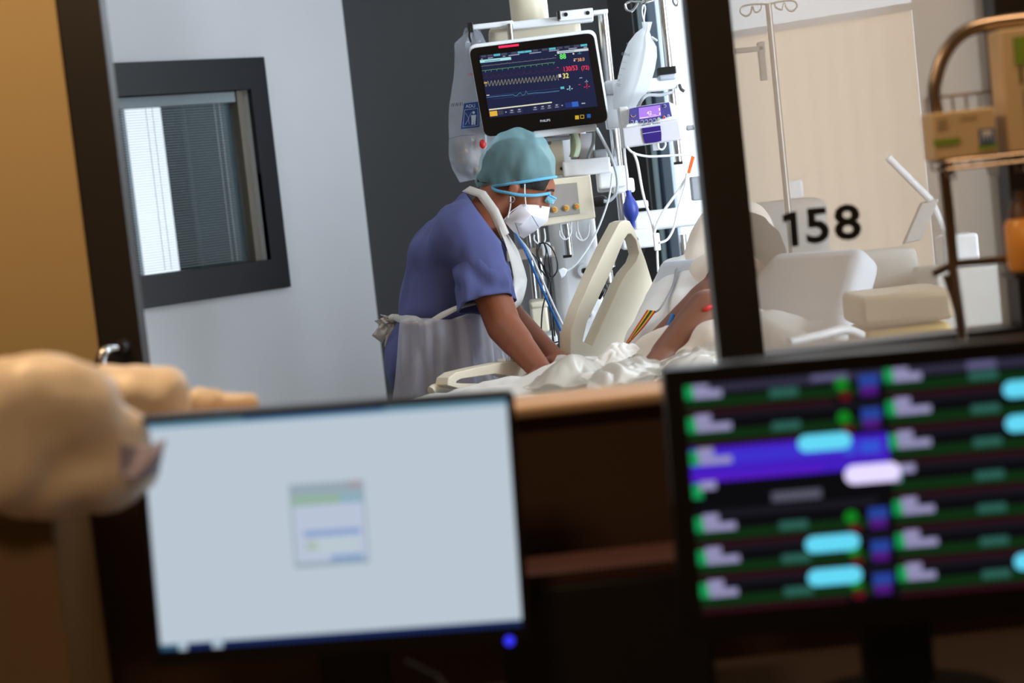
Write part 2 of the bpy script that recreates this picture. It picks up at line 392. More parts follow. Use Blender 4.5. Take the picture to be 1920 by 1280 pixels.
def hand(b, wr, dirv, palm_n, sc=1, mt=sk):
    d = dirv.normalized(); n_ = (palm_n-d*palm_n.dot(d)).normalized(); sd = d.cross(n_)
    b.cap(wr, wr+d*.03*sc, .024*sc, .024*sc, mt)
    R = Matrix((d, sd, n_)).transposed(); b.ell(wr+d*.06*sc, (.052*sc, .040*sc, .016*sc), mt, R)
    for i, (o, L) in enumerate(((-.028, .066), (-.009, .076), (.010, .070), (.028, .056))):
        p = wr+d*.095*sc+sd*o*sc; q = p+(d*.8+n_*.35+sd*o*3)*.45*L*sc; r_ = q+(d*.45+n_*.85)*.33*L*sc; e = r_+(d*.1+n_)*.25*L*sc
        b.cap(p-d*.02*sc, q, .0098*sc, .009*sc, mt, 10, 4); b.cap(q, r_, .009*sc, .0083*sc, mt, 10, 4); b.cap(r_, e, .0083*sc, .007*sc, mt, 10, 4)
    p = wr+d*.03*sc-sd*.03*sc; q = p+(d*.6-sd*.7+n_*.3)*.035*sc; e = q+(d*.85-sd*.1+n_*.5)*.04*sc
    b.cap(p, q, .012*sc, .0105*sc, mt, 10, 4); b.cap(q, e, .0105*sc, .008*sc, mt, 10, 4)
hand(b, nwr, (nwr-nel).normalized()+Vector((0, 0, .25)), Vector((0, 0, -1)))
hand(b, fwr, (fwr-fel).normalized()+Vector((0, 0, .25)), Vector((0, 0, -1)))
hipx = P(815, 670, YN)
for q in (-1, 1):
    hp = hipx+Vector((0, .08*q, 0)); kn = Vector((hipx.x+.02, YN+.09*q, .48)); an = Vector((hipx.x-.03, YN+.1*q, .08))
    b.cap(hp, kn, .085, .055, sk); b.cap(kn, an, .052, .036, sk); b.cap(an, an+Vector((.13, 0, -.04)), .035, .03, sk)
blob(b, 'body', skin, nurse, voxel=.0055, smooth=3)
# scrub top
def nz(*a): return None
c = MB()
c.cap(P(815, 672, YN-.05), P(815, 672, YN+.05), .135, .135, cloth)
c.cap(P(826, 590, YN-.04), P(826, 590, YN+.04), .122, .122, cloth); c.cap(P(820, 630, YN-.04), P(820, 630, YN+.04), .122, .122, cloth)
c.cap(P(826, 590, YN-.03), P(856, 490, YN-.05), .122, .135, cloth); c.cap(P(826, 590, YN+.03), P(856, 490, YN+.06), .122, .135, cloth)
c.cap(P(856, 492, YN-.05), P(876, 450, YN-.08), .138, .105, cloth); c.cap(P(856, 492, YN+.06), P(876, 450, YN+.1), .138, .105, cloth)
c.cap(P(874, 452, YN-.13), P(874, 452, YN+.14), .104, .104, cloth)
c.cap(P(885, 425, YN-.02), P(893, 398, YN), .085, .062, cloth)
c.cap(P(884, 452, YN-.13), P(907, 520, YN-.19), .088, .070, cloth); c.cap(P(884, 452, YN+.13), P(908, 515, YN+.17), .086, .068, cloth)
nk = (P(905, 352, YN)-P(875, 352, YN)).normalized()
topo = blob(c, 'scrub_top', cloth, nurse, voxel=.011, smooth=8, noisy=(.013, 11, (1, .8, .5)), cuts=[(P(902, 400, YN), imgdir(.80, -.60)*1.0), (P(815, 745, YN), Vector((0, 0, -1)))])
def sleeve(sh, el, r0, r1, ext, name='sleeve'):
    m_ = MB(); ax = (el-sh).normalized(); a = Vector((0, 1, 0)); a = (a-ax*a.dot(ax)).normalized(); bb = ax.cross(a)
    L = (el-sh).length*ext
    def f(i, j):
        an = 2*math.pi*j; r = r0+(r1-r0)*i
        p = sh-ax*.01+ax*(L+.01)*i; r += .006*math.sin(min(1, i*2)*math.pi/2)-.004
        w_ = .007*noise.noise(Vector((math.cos(an)*2.2, math.sin(an)*2.2, i*2.5)))*(1+i) + .004*math.sin(an*5+i*3)*i
        return p+(a*math.cos(an)*(.92)+bb*math.sin(an)*1.08)*(r+w_)
    m_.grid(f, 22, 48, cloth); return m_.build(name, nurse, solid=.003)
sleeve(P(899, 500, YN-.178), P(917, 575, YN-.225), .066, .066, .93)
sleeve(P(902, 490, YN+.16), P(925, 570, YN+.17), .062, .062, .9)
# trousers
c = MB()
c.cap(P(815, 672, YN-.05), P(815, 672, YN+.05), .139, .139, cloth)
for q in (-1, 1):
    hp = hipx+Vector((0, .08*q, -.02)); kn = Vector((hipx.x+.02, YN+.09*q, .48)); an = Vector((hipx.x-.03, YN+.1*q, .10))
    c.cap(hp, kn, .115, .082, cloth); c.cap(kn, an, .082, .078, cloth)
blob(c, 'trousers', cloth, nurse, voxel=.014, smooth=6, noisy=(.006, 9, (1, 1, .5)), cuts=[(Vector((0, 0, .09)), Vector((0, 0, -1)))])
for q in (-1, 1):
    c = MB(); an = Vector((hipx.x-.03, YN+.1*q, .05))
    c.cap(an+Vector((-.02, 0, 0)), an+Vector((.15, 0, -.005)), .047, .042, white); c.cap(an, an+Vector((0, 0, .03)), .045, .042, white)
    blob(c, 'shoe', mat('shoe_white', (215, 215, 215), .5), nurse, voxel=.01, smooth=4, cuts=[(Vector((0, 0, .002)), Vector((0, 0, -1)))])
# hair, cap, mask
b = MB(); b.ell(H(-.024, 0, .027), (.097, .079, .088), hairm, HR, 36, 24); b.ell(H(.016, 0, .024), (.078, .067, .054), hairm, HR, 36, 24)
b.ell(H(-.085, 0, -.03), (.03, .045, .03), hairm, HR)
blob(b, 'hair', hairm, nurse, voxel=.006, smooth=2, noisy=(.003, 40), cuts=[(H(.0, 0, -.010), (-t_*1.0+f_*.36).normalized()), (H(.066, 0, 0), f_)])
capm = mat('cap_fabric', (160, 212, 222), .75, film=.35, alpha=.38, var=.2, scale=9, bump=.8, bd=.05)
b = MB(); Rw = Matrix((imgdir(1, -.1), Vector((0, -1, 0)), imgdir(.1, 1)*-1)).transposed()
b.ell(P(973, 318, YN), (.102, .088, .108), capm, Rw, 32, 20); b.ell(P(942, 318, YN), (.066, .07, .085), capm, Rw)
b.ell(P(925, 330, YN), (.045, .05, .05), capm, Rw); b.ell(P(990, 305, YN), (.072, .075, .08), capm, Rw)
b.ell(P(1000, 325, YN), (.062, .078, .072), capm, Rw); b.ell(P(985, 325, YN), (.083, .086, .085), capm, Rw)
cutn = imgdir(.13, 1)
blob(b, 'surgical_cap', capm, nurse, voxel=.005, smooth=3, noisy=(.012, 11, (1.5, 1, .8)), cuts=[(P(980, 340, YN), cutn)])
hem = mat('cap_hem', (84, 160, 196), .7)
ex = imgdir(1, -.15)
pts = [P(978, 341, YN)+ex*.094*math.cos(a)+Vector((0, 1, 0))*.083*math.sin(a) for a in [2*math.pi*i/28 for i in range(29)]]
MB().tube(pts, .0042, hem, n=8, sub=1).build('cap_hem', nurse)
MB().tube([P(914, 342, YN-.03), P(928, 356, YN-.055), P(950, 361, YN-.078), P(972, 365, YN-.086), P(1003, 366, YN-.077), P(1032, 362, YN-.045)], [.006, .0045, .0042, .0042, .0042, .004], hem, n=8, flat=.5).build('goggle_strap', nurse)
g = MB()
g.grid(lambda i, j: H(.104-.024*(2*i-1)**2, (2*i-1)*.050, .008-.018*j), 16, 2, mat('goggle_lens', (120, 210, 240), .1, alpha=.35, var=0))
g.build('goggles', nurse, solid=.004)
MB().tube([H(.105-.024*(2*i/12-1)**2, (2*i/12-1)*.051, .010) for i in range(13)], .0025, mat('goggle_frame', (60, 165, 215), .3), n=8, sub=1).build('goggle_frame', nurse)
maskm = mat('mask_white', (222, 222, 232), .8, var=.02, bump=.05)
def mk(s):
    return [P(977, 383, YN-.072*s), P(1003, 384, YN-.060*s), P(1030, 388, YN-.004*s), P(1026, 414, YN-.003*s), P(1003, 432, YN-.003*s), P(981, 446, YN-.003*s), P(962, 433, YN-.046*s), P(944, 413, YN-.073*s)], [P(994, 402, YN-.073*s), P(980, 418, YN-.070*s)]
m_ = MB()
for s in (1, -1):
    o, ins = mk(s); vs = o+ins
    m_.add(vs, [(0, 1, 8), (1, 2, 8), (2, 3, 8), (3, 4, 8), (4, 9, 8), (4, 5, 9), (5, 6, 9), (6, 7, 9), (7, 0, 8), (7, 8, 9)], maskm)
m_.build('face_mask', nurse, solid=.004, angle=20)
mo = MB(); ink = mat('print_grey', (90, 92, 105), .6)
mo.ribbon([P(997, 404, YN-.076), P(1010, 426, YN-.036)], .0016, ink); mo.build('mask_print', nurse); mo = MB(); mo.ribbon([P(966, 418, YN-.076), P(974, 440, YN-.038)], .0016, ink)
mo.build('mask_print', nurse); mo = MB(); mo.ribbon([P(976, 384, YN-.076), P(959, 396, YN-.078), P(945, 412, YN-.078)], .002, mat('mask_seam', (200, 202, 212), .8))
mo.build('mask_seam', nurse)
st = mat('elastic_white', (225, 225, 228), .6)
MB().tube([P(984, 345, YN-.078), P(984, 362, YN-.084), P(986, 386, YN-.075)], .0018, st, n=6).build('mask_strap', nurse)
MB().tube([P(957, 368, YN-.09), P(957, 386, YN-.084), P(952, 408, YN-.079)], .0018, st, n=6).build('mask_strap', nurse)
MB().tube([P(959, 374, YN-.09)+Vector((.0085*math.cos(a), 0, .0085*math.sin(a))) for a in [2*math.pi*i/16 for i in range(17)]], .0012, steel, n=6, sub=1).build('earring', nurse)
for q in (1, -1):
    MB().tube([H(.083, .020*q, -.004), H(.090, .030*q, -.0085), H(.084, .043*q, -.006)], .0022, hairm, n=6).build('eyelashes', nurse)
    MB().tube([H(.086, .016*q, .021), H(.087, .032*q, .027), H(.074, .048*q, .020)], [.002, .0034, .002], hairm, n=6).build('eyebrow', nurse)
# white apron: neck band, bib, skirt, tie
apr = mat('apron_film', (226, 226, 234), .3, film=.4, alpha=.40, var=.1, scale=25, bump=.25)
aprd = mat('apron_band', (222, 220, 216), .4, film=.3, alpha=.85, var=.05, bump=.2)
n_ = MB()
n_.grid(lambda i, j: (P(877, 352, YN-.02).lerp(P(906, 362, YN-.062), min(1, i*3)) if i < .333 else P(906, 362, YN-.062).lerp(P(930, 395, YN-.10), (i-.333)*3) if i < .667 else P(930, 395, YN-.10).lerp(P(950, 440, YN-.11), (i-.667)*3))+imgdir(.75, -.5)*(-.018+.026*j)+Vector((0, -.004*math.sin(j*3), 0)), 24, 3, aprd)
n_.build('apron_neck_band', nurse, solid=.002)
bib = MB()
def fb(i, j):   # down, across
    top = [(936, 425), (948, 470), (958, 520), (954, 560), (938, 600)]; t = i*(len(top)-1); a0 = int(min(t, 3)); fr_ = t-a0
    x = top[a0][0]*(1-fr_)+top[a0+1][0]*fr_; y = top[a0][1]*(1-fr_)+top[a0+1][1]*fr_
    wv = 20*math.sin(i*math.pi)+6*noise.noise(Vector((i*5, j*3, 2)))
    return P(x+wv*(.3+.4*math.sin(j*math.pi))+24*j*math.sin(i*2.6+.3), y+10*j*i, YN-.14+.28*j)
bib.grid(fb, 24, 14, aprd); bib.build('apron_bib', nurse, solid=.0015)
sk_ = MB()
def fs(i, j):   # i round (back-left to front), j down
    a = math.radians(228+ i*167)           # 180 = back, 270 = towards us, 0 = front
    y = 583+j*175
    cx = 826-j*2; r = .156+.014*j+.03*max(0, math.cos(a))*j
    base = P(cx, y+0, YN)
    fold = (.007*math.sin(i*46+j*2)+.005*math.sin(i*83-j*5))*(.4+j)+.012*noise.noise(Vector((i*6, j*1.2, 4)))
    gath = .012*math.exp(-((i-.32)/.07)**2)*(1-j)
    r = r+fold-gath
    drop = -.012*math.exp(-((i-.32)/.1)**2)*(1-j)+.03*max(0, i-.4)*(1-j)
    return base+Vector((math.cos(a)*r*1.0, math.sin(a)*(r+.045), drop))
sk_.grid(fs, 110, 30, apr); sk_.build('apron_skirt', nurse, solid=.001)
bd = MB()
pts = [P(738, 593, YN-.02), P(752, 597, YN-.10), P(775, 600, YN-.165), P(800, 605, YN-.185), P(830, 590, YN-.195), P(865, 574, YN-.19), P(900, 566, YN-.15)]
bd.tube(pts, [.008, .013, .014, .007, .010, .008, .006], aprd, n=10, flat=.5)
bd.build('apron_waist_tie', nurse)
tie = MB()
for (dx, dy, wd) in ((-26, 12, .02), (-30, 40, .022), (-8, 60, .02), (-18, -2, .014)):
    a0 = P(737, 596, YN-.02); a1 = P(737+dx*.6, 596+dy*.45, YN-.05); a2 = P(737+dx, 596+dy, YN-.03)
    def ft(i, j, a0=a0, a1=a1, a2=a2, wd=wd):
        p = a0.lerp(a1, i).lerp(a1.lerp(a2, i), i); return p+(imgdir(.8, .6)*(j-.5)*wd*(1+i*.6)+Vector((0, .012*noise.noise(Vector((i*5, j*4, dx*.1))), 0)))
    tie.grid(ft, 10, 4, aprd)
tie.ell(P(737, 597, YN-.03), (.014, .014, .012), aprd)
tie.build('apron_knot', nurse, solid=.0015)

# ------------------------------------------------------------------ bed and patient
A = Vector((P(815, 720, 4.95).x, 4.95, 0))
def B(t, n, z): return A+D*t+N*n+Vector((0, 0, z))
RB = math.atan2(D.y, D.x)
bed = thing('hospital_bed', 'ivory hospital bed with tall cut-out side rail beside the nurse', 'bed', B(.2, .45, 0))
mt = mat('mattress_cover', (196, 204, 214), .6)
MB().box(B(-.2, .47, .86), (1.28, .84, .14), mt, rz=RB).build('mattress', bed, bevel=.03)
mb = MB(); mb.box(B(.02, .47, .72), (1.75, .86, .10), greyp, rz=RB); mb.box(B(.1, .47, .30), (1.3, .5, .12), greyp, rz=RB); mb.box(B(.1, .47, .5), (.3, .3, .4), greyp, rz=RB)
mb.build('bed_frame', bed, bevel=.01)
mb = MB(); mb.box(B(-.80, .47, .80), (.05, .88, .30), offw, rz=RB); mb.build('footboard', bed, bevel=.02)
for (tt, nn) in ((-.5, .2), (-.5, .74), (.7, .2), (.7, .74)):
    w_ = MB(); w_.lathe(B(tt, nn-.02, .07), N, [(.02, 0), (.07, 0), (.07, .04), (.02, .04)], black); w_.box(B(tt, nn, .17), (.05, .06, .22), greyp, rz=RB); w_.build('castor', bed)
# raised backrest
Rb = Matrix.Rotation(RB, 3, 'Z') @ Matrix.Rotation(math.radians(-55), 3, 'Y')
bk = MB(); bk.box(B(.56, .57, 1.03), (.34, .64, .10), mt, R=Rb); bk.build('backrest', bed, bevel=.03)
def rail(name, outer, holes, th=.035, bev=.010, off=0, m=offw):
    Ar = A+N*off; o = [PP(x, y, Ar, D) for x, y in outer]; n = len(o); mb = MB()
    if holes:
        h_ = [PP(x, y, Ar, D) for x, y in holes]
        assert len(h_) == n
        e = N*th
        vs = o+h_+[p+e for p in o]+[p+e for p in h_]
        fs = []
        for i in range(n):
            j = (i+1) % n
            fs += [(i, j, n+j, n+i), (2*n+i, 3*n+i, 3*n+j, 2*n+j), (i, 2*n+i, 2*n+j, j), (n+i, n+j, 3*n+j, 3*n+i)]
        mb.add(vs, fs, m)
    else: mb.prism(o, N*th, m)
    return mb.build(name, bed, bevel=bev)
outer = [(1152, 414), (1160, 416), (1168, 430), (1190, 490), (1208, 548), (1206, 600), (1180, 650), (1130, 672), (1090, 672), (1048, 672), (1050, 622), (1066, 575), (1090, 520), (1118, 462), (1142, 418)]
inner = [(1157, 440), (1163, 440), (1172, 452), (1178, 476), (1172, 492), (1155, 512), (1142, 534), (1128, 565), (1112, 600), (1090, 650), (1072, 640), (1080, 605), (1104, 555), (1128, 505), (1150, 450)]
rail('side_rail', outer, inner, th=.04, bev=.012)
hb = MB(); c0 = PP(1203, 572, A, D); hb.lathe(c0-N*.0, N, [(.0, 0), (.03, 0), (.034, .02), (.03, .05), (.02, .055)], offw); hb.build('hinge_cap', bed, bevel=.003)
fo = [(815, 722), (818, 708), (832, 698), (870, 689), (915, 680), (948, 677), (966, 684), (986, 712), (988, 726), (960, 726), (915, 726), (860, 726), (835, 728)]
fi = [(832, 718), (834, 714), (842, 710), (870, 706), (905, 701), (925, 704), (935, 708), (940, 712), (940, 716), (935, 720), (905, 720), (870, 719), (845, 719)]
rail('side_rail', fo, fi, th=.045, bev=.009)
rg = MB()
for i in range(9):
    a0 = PP(930+i*4.2, 676.5-(i*.2), A, D); rg.box(a0+N*.022+Vector((0, 0, .002)), (.004, .03, .006), white, rz=RB)
rg.build('grip_ribs', bed)
MB().tube([PP(808, 733, A, D), PP(822, 727, A, D), PP(870, 731, A, D), PP(990, 731, A, D)], .012, offw, n=10).build('lower_rail_bar', bed)
# patient
PT = thing('person', 'person lying propped up in bed, mostly hidden behind the dark post, bare brown arm', 'person', B(.3, .47, .93))
b = MB(); s2 = skin2
ph = P(1402, 478, 5.02)
b.ell(ph, (.075, .078, .10), s2, Matrix.Rotation(-.5, 3, 'Y')); b.ell(ph+Vector((-.02, -.005, -.07)), (.055, .055, .06), s2)
b.cap(ph+Vector((-.09, -.02, -.02)), ph+Vector((-.10, -.02, -.045)), .010, .014, s2)
b.ell(ph+Vector((0, -.078, -.02)), (.015, .008, .028), s2)
sb = P(1352, 590, 5.0)
b.cap(ph+Vector((.0, 0, -.06)), sb, .055, .075, s2)
shn = P(1328, 586, 4.79); shf = P(1338, 575, 5.22)
b.cap(shn, shf, .048, .055, s2)
hip = P(1230, 712, 4.85); b.cap(sb, hip, .10, .09, s2)
el = P(1252, 668, 4.72); wr = P(1200, 716, 4.62)
b.cap(shn, el, .058, .044, s2); b.cap(el, wr, .04, .028, s2); hand(b, wr, wr-el, Vector((0, 0, -1)), mt=s2)
el2 = P(1325, 665, 5.15); wr2 = P(1265, 705, 4.98); b.cap(shf, el2, .048, .04, s2); b.cap(el2, wr2, .04, .028, s2); hand(b, wr2, wr2-el2, Vector((0, 0, -1)), mt=s2)
for q in (-.10, .10):
    kn = B(-.25, .47+q, .84); b.cap(hip+N*q, kn, .07, .04, s2); b.cap(kn, B(-.6, .47+q, .84), .04, .03, s2)
blob(b, 'body', skin2, PT, voxel=.008, smooth=3)
b = MB(); b.ell(ph+Vector((.012, 0, .015)), (.079, .083, .10), hairm, Matrix.Rotation(-.5, 3, 'Y')); blob(b, 'hair', hairm, PT, voxel=.009, smooth=2, noisy=(.005, 30), cuts=[(ph+Vector((-.03, 0, -.02)), Vector((-1, 0, -.6)).normalized())])
gown = mat('gown_white', (222, 214, 206), .85, var=.03, bump=.12, scale=18)
b = MB(); b.cap(P(1372, 625, 5.02), hip+Vector((.02, 0, .01)), .12, .105, gown); b.cap(P(1365, 600, 5.02), P(1355, 590, 5.14), .09, .07, gown); b.cap(P(1345, 668, 4.76), P(1310, 690, 4.70), .085, .07, gown); b.cap(P(1400, 650, 4.74), P(1350, 660, 4.72), .10, .085, gown)
blob(b, 'hospital_gown', gown, PT, voxel=.011, smooth=6, noisy=(.02, 8))
# pillows
pw = mat('pillow_white', (226, 226, 226), .75, var=.02, bump=.08, scale=10)
b = MB(); b.cap(P(1292, 518, 5.25), P(1225, 650, 5.02), .070, .075, pw); b.cap(P(1270, 512, 5.27), P(1207, 640, 5.06), .055, .045, pw); b.cap(P(1300, 500, 5.25), P(1300, 600, 5.0), .045, .07, pw)
b.cap(P(1330, 540, 5.2), P(1280, 650, 5.0), .08, .075, pw)
tag(blob(b, 'pillow', pw, None, voxel=.012, smooth=8, noisy=(.012, 7)), 'white crumpled pillow leaning on the raised head of the bed beside the wires', 'pillow')
b = MB(); gw = mat('pillow_cream', (222, 212, 200), .8, var=.03, bump=.08, scale=10)
b.cap(P(1345, 425, 5.34), P(1322, 520, 5.24), .06, .09, gw); b.cap(P(1390, 440, 5.30), P(1380, 560, 5.15), .09, .11, gw); b.cap(P(1340, 520, 5.15), P(1345, 540, 5.10), .075, .075, gw)
tag(blob(b, 'pillow', gw, None, voxel=.012, smooth=8, noisy=(.014, 7)), 'cream pillow behind the head, half hidden by the dark post', 'pillow')
# blanket over legs
bumps = [(P(1085, 690, 4.78), .055, .16), (P(1050, 700, 4.7), .04, .12), (P(1180, 690, 4.75), .05, .13), (P(1240, 700, 4.62), .04, .16), (P(1320, 720, 4.55), .05, .18), (P(1130, 700, 4.55), .035, .12)]
def fbk(i, j):
    t = -.78+i*1.13; n = .02+j*.92
    p = B(t, n, .94)
    e = min(j, 1-j)*14; z = 0
    for c_, h_, r_ in bumps:
        d2 = (p.x-c_.x)**2+(p.y-c_.y)**2; z = max(z, h_*math.exp(-d2/(2*(r_*.6)**2)))
    z += .018*noise.noise(Vector((p.x*9, p.y*9, 1)))+.010*abs(noise.noise(Vector((p.x*22, p.y*14, 3))))
    if e < 1: z -= (1-e)*.12
    return p+Vector((0, 0, z))
tag(MB().grid(fbk, 90, 70, linen).build('blanket', None, solid=.006, angle=80), 'white blanket spread over the bed behind the wooden counter', 'blanket')
plast = mat('plastic_sheet', (226, 222, 214), .22, film=.4, alpha=.72, var=.06, scale=14, bump=.25)
def mkfilm(cpts, seedv, amp, nm, lab, m=plast, rough=1):
    # quilt patch between four image-space corner curves at given depths
    (a0, a1, a2, a3) = [P(*q) for q in cpts]
    def fpl(i, j):
        p = a0.lerp(a1, i).lerp(a3.lerp(a2, i), j)
        h_ = amp*(.6*noise.noise(Vector((i*2.4+seedv, j*2, 0)))+.7*rough*abs(noise.noise(Vector((i*4+j*3, j*3-i*2+seedv, 2))))) + amp*math.sin(i*math.pi)*math.sin(min(1, j*1.0)*math.pi)
        return p+Vector((0, 0, h_))
    return tag(MB().grid(fpl, 44, 36, m).build(nm, None, solid=.0012, angle=35), lab, 'plastic sheet')
mkfilm([(980, 722, 4.55), (1118, 728, 4.45), (1140, 668, 4.85), (1045, 672, 4.9)], 1.3, .03, 'plastic_sheet', 'smooth white plastic sheet under the nurse\'s hands on the bed', rough=.3)
mkfilm([(1098, 738, 4.35), (1240, 705, 4.4), (1238, 668, 4.8), (1118, 680, 4.8)], 6.1, .022, 'plastic_sheet', 'crumpled shiny white plastic wrap in the middle of the bed')
mkfilm([(1225, 715, 4.35), (1350, 690, 4.45), (1345, 640, 4.62), (1235, 678, 4.7)], 9.4, .016, 'plastic_sheet', 'wrinkled white wrap beside the bare arm in front of the dark post')
mkfilm([(1100, 690, 4.70), (1150, 695, 4.68), (1200, 652, 4.74), (1155, 642, 4.76)], 3.0, .015, 'paper_drape', 'small square white drape sticking up from the bed below the tall rail', linen)
# leads
cr, cy, cg, ck, cb = [mat('wire_'+n_, c_, .45) for n_, c_ in (('red', (190, 30, 30)), ('yellow', (225, 200, 40)), ('green', (40, 90, 50)), ('black', (20, 20, 22)), ('blue', (30, 110, 190)))]
lead = thing('heart_monitor_leads', 'bunch of red, yellow, green and black wires lying on the white pillow', 'wires', P(1200, 640, 5.03))
MB().tube([P(1268, 505, 5.14), P(1262, 535, 5.05), P(1240, 575, 4.97), P(1228, 585, 4.95)], .006, greyp, n=8, flat=.4).build('flat_cable', lead)
for i, m_ in enumerate((cr, cy, cg, ck, cy, cr)):
    MB().tube([P(1228-i*2.6, 583-i*.3, 4.95), P(1206-i*2.2, 612, 4.94), P(1184-i*1.5, 636+i, 4.93), P(1172-i*1.5, 650+i*2, 4.93)], .0028, m_, n=6).build('wire', lead)
tag(MB().tube([P(1262, 590, 4.88), P(1250, 620, 4.86), P(1240, 645, 4.85), P(1238, 665, 4.84)], .0055, cb, n=8).build('blue_tube'), 'short blue tube lying along the bare arm', 'tube')
tag(MB().tube([P(1198, 650, 4.88), P(1212, 630, 4.88), P(1232, 622, 4.86), P(1254, 624, 4.84)], .0024, ck, n=6).build('black_wire'), 'thin black wire looping from the pillow to the arm', 'wire')
tag(MB().tube([P(1207, 654, 4.86), P(1220, 646, 4.86), P(1236, 644, 4.85)], .002, cg, n=6).build('green_wire'), 'thin green wire beside the elbow of the bare arm', 'wire')
tag(MB().tube([P(1297, 612, 4.74), P(1310, 602, 4.73), P(1330, 595, 4.74), P(1345, 590, 4.76)], .0025, cy, n=6).build('yellow_wire'), 'thin yellow wire on the patient\'s shoulder above the gown', 'wire')
tag(MB().tube([P(1317, 583, 4.73), P(1326, 578, 4.73), P(1340, 572, 4.74)], [.002, .006, .005], cr, n=8).build('red_clip'), 'small red clip on the patient\'s upper arm by the dark post', 'clip')

# ------------------------------------------------------------------ ceiling pendant and equipment (about 6 m away)
YE = 6.1
def eb(mb, x0, y0, x1, y1, Y, dep, m, ang=6.2):
    """upright box whose front centre-line runs between two image points; front face at depth Y"""
    a = P((x0+x1)/2, (y0+y1)/2, Y); w_ = abs(x1-x0)*mpp(Y); h_ = abs(y1-y0)*mpp(Y)
    R = Matrix.Rotation(ROLL-math.radians(ang), 3, 'Y')
    return mb.box(a+Vector((0, dep/2, 0)), (w_, dep, h_), m, R=R)
pen = thing('ceiling_pendant', 'tall white medical supply column hanging from the ceiling behind the monitor', 'medical pendant', P(1060, 600, YE))
a = P(990, 0, YE+.1)
MB().lathe((a.x, a.y, P(990, 50, YE).z), (0, 0, 1), [(.058, 0), (.058, 2.74-P(990, 50, YE).z), (.0, 2.74-P(990, 50, YE).z)], offw, 32).build('ceiling_tube', pen)
m_ = MB(); eb(m_, 918, 42, 1090, 100, YE, .26, offw); m_.build('head_unit', pen, bevel=.02)
m_ = MB(); eb(m_, 885, 42, 962, 52, YE-.04, .03, white); eb(m_, 950, 33, 1112, 48, YE-.03, .05, white); m_.build('top_rail', pen, bevel=.004)
for q_ in ((877, 42, 887, 60, YE-.05), (1045, 20, 1051, 36, YE-.07)): m_ = MB(); eb(m_, *q_, .05, black); m_.build('rail_end_cap', pen, bevel=.002)
m_ = MB(); eb(m_, 1048, 18, 1112, 36, YE-.06, .03, white); m_.build('rail_clamp', pen, bevel=.003)
m_ = MB()
for x, y in ((1061, 27), (1102, 24)): MB().lathe(P(x, y, YE-.065), (0, 1, 0), [(.0, 0), (.006, 0), (.006, .006)], black).build('clamp_screw', pen)
m_ = MB(); eb(m_, 1112, 18, 1140, 26, YE, .05, white); m_.build('rod_bracket', pen, bevel=.003)
def rod(x0, y0, x1, y1, Y, rpx, m, par, name='rod'):
    p0 = P(x0, y0, Y); p1 = P(x1, y1, Y); xm = (p0.x+p1.x)/2
    return MB().tube([(xm, Y, p0.z), (xm, Y, p1.z)], rpx*mpp(Y), m, n=16, sub=1).build(name, par)
rod(1128, 22, 1175, 455, YE+.04, 9, steel, pen)
rod(953, 45, 961, 75, YE-.05, 6, steel, pen)
m_ = MB(); eb(m_, 1030, 170, 1118, 690, YE+.12, .24, white); m_.build('column_body', pen, bevel=.04)
m_ = MB(); eb(m_, 968, 300, 1040, 640, YE+.26, .2, greyp); m_.build('rear_column', pen, bevel=.01)
for (x, y) in ((1096, 507), (1101, 590)):
    m_ = MB(); m_.lathe(P(x, y, YE+.12)+Vector((0, -.02, 0)), (0, 1, 0), [(.008, .004), (.015, 0), (.022, .002), (.024, .02)], white); m_.lathe(P(x, y, YE+.12)+Vector((0, -.022, 0)), (0, 1, 0), [(.0, 0), (.009, 0), (.009, .006)], black); m_.build('gas_outlet', pen)
rod(985, 420, 1010, 580, YE+.1, 5, steel, pen); rod(1000, 410, 1022, 560, YE+.05, 7, steel, pen)
m_ = MB(); eb(m_, 950, 466, 1040, 486, YE+.0, .06, mat('rail_bar_beige', (168, 158, 150), .5)); m_.build('lower_rail', pen, bevel=.003)
m_ = MB(); eb(m_, 1016, 455, 1033, 480, YE-.02, .06, white); m_.build('lower_rail_clamp', pen, bevel=.004)
m_ = MB(); eb(m_, 996, 565, 1028, 624, YE-.06, .16, offw); eb(m_, 994, 565, 1028, 578, YE-.065, .17, offw); m_.build('socket_box', pen, bevel=.008)
m_ = MB(); eb(m_, 972, 598, 1002, 640, YE-.04, .1, black); m_.build('black_adapter', pen, bevel=.005)
m_ = MB(); eb(m_, 995, 630, 1046, 648, YE-.02, .2, white); eb(m_, 995, 650, 1046, 672, YE-.02, .2, white); m_.build('drawer_unit', pen, bevel=.004)
rod(1060, 420, 1069, 480, YE-.12, 7, steel, pen, 'hanging_rod')
m_ = MB(); eb(m_, 1056, 478, 1072, 483, YE-.135, .03, black); m_.build('rod_tip', pen)
# patient monitor
YM = 5.95
pm = thing('patient_monitor', 'large black and white bedside monitor showing coloured waveforms above the nurse', 'monitor', P(1010, 250, YM))
def rpoly(pts, r, Y, seg=6):
    out = []; n = len(pts)
    for i in range(n):
        p = Vector((*pts[i], 0)); a = (Vector((*pts[i-1], 0))-p).normalized(); b_ = (Vector((*pts[(i+1) % n], 0))-p).normalized()
        for kx in range(seg+1):
            t = kx/seg; q = (p+a*r)*(1-t)**2+p*2*t*(1-t)+(p+b_*r)*t*t; out.append(P(q.x, q.y, Y))
    return out
MB().prism(rpoly([(877, 84), (1116, 54), (1144, 226), (908, 254)], 16, YM), (0, .075, 0), white).build('housing', pm, bevel=.006)
blk = mat('glossy_black', (9, 9, 10), .18)
MB().prism(rpoly([(879, 91), (1113, 61), (1141, 229), (909, 257)], 15, YM-.006), (0, .008, 0), blk).build('bezel', pm, bevel=.001)
scr = MB(); Ys = YM-.0085
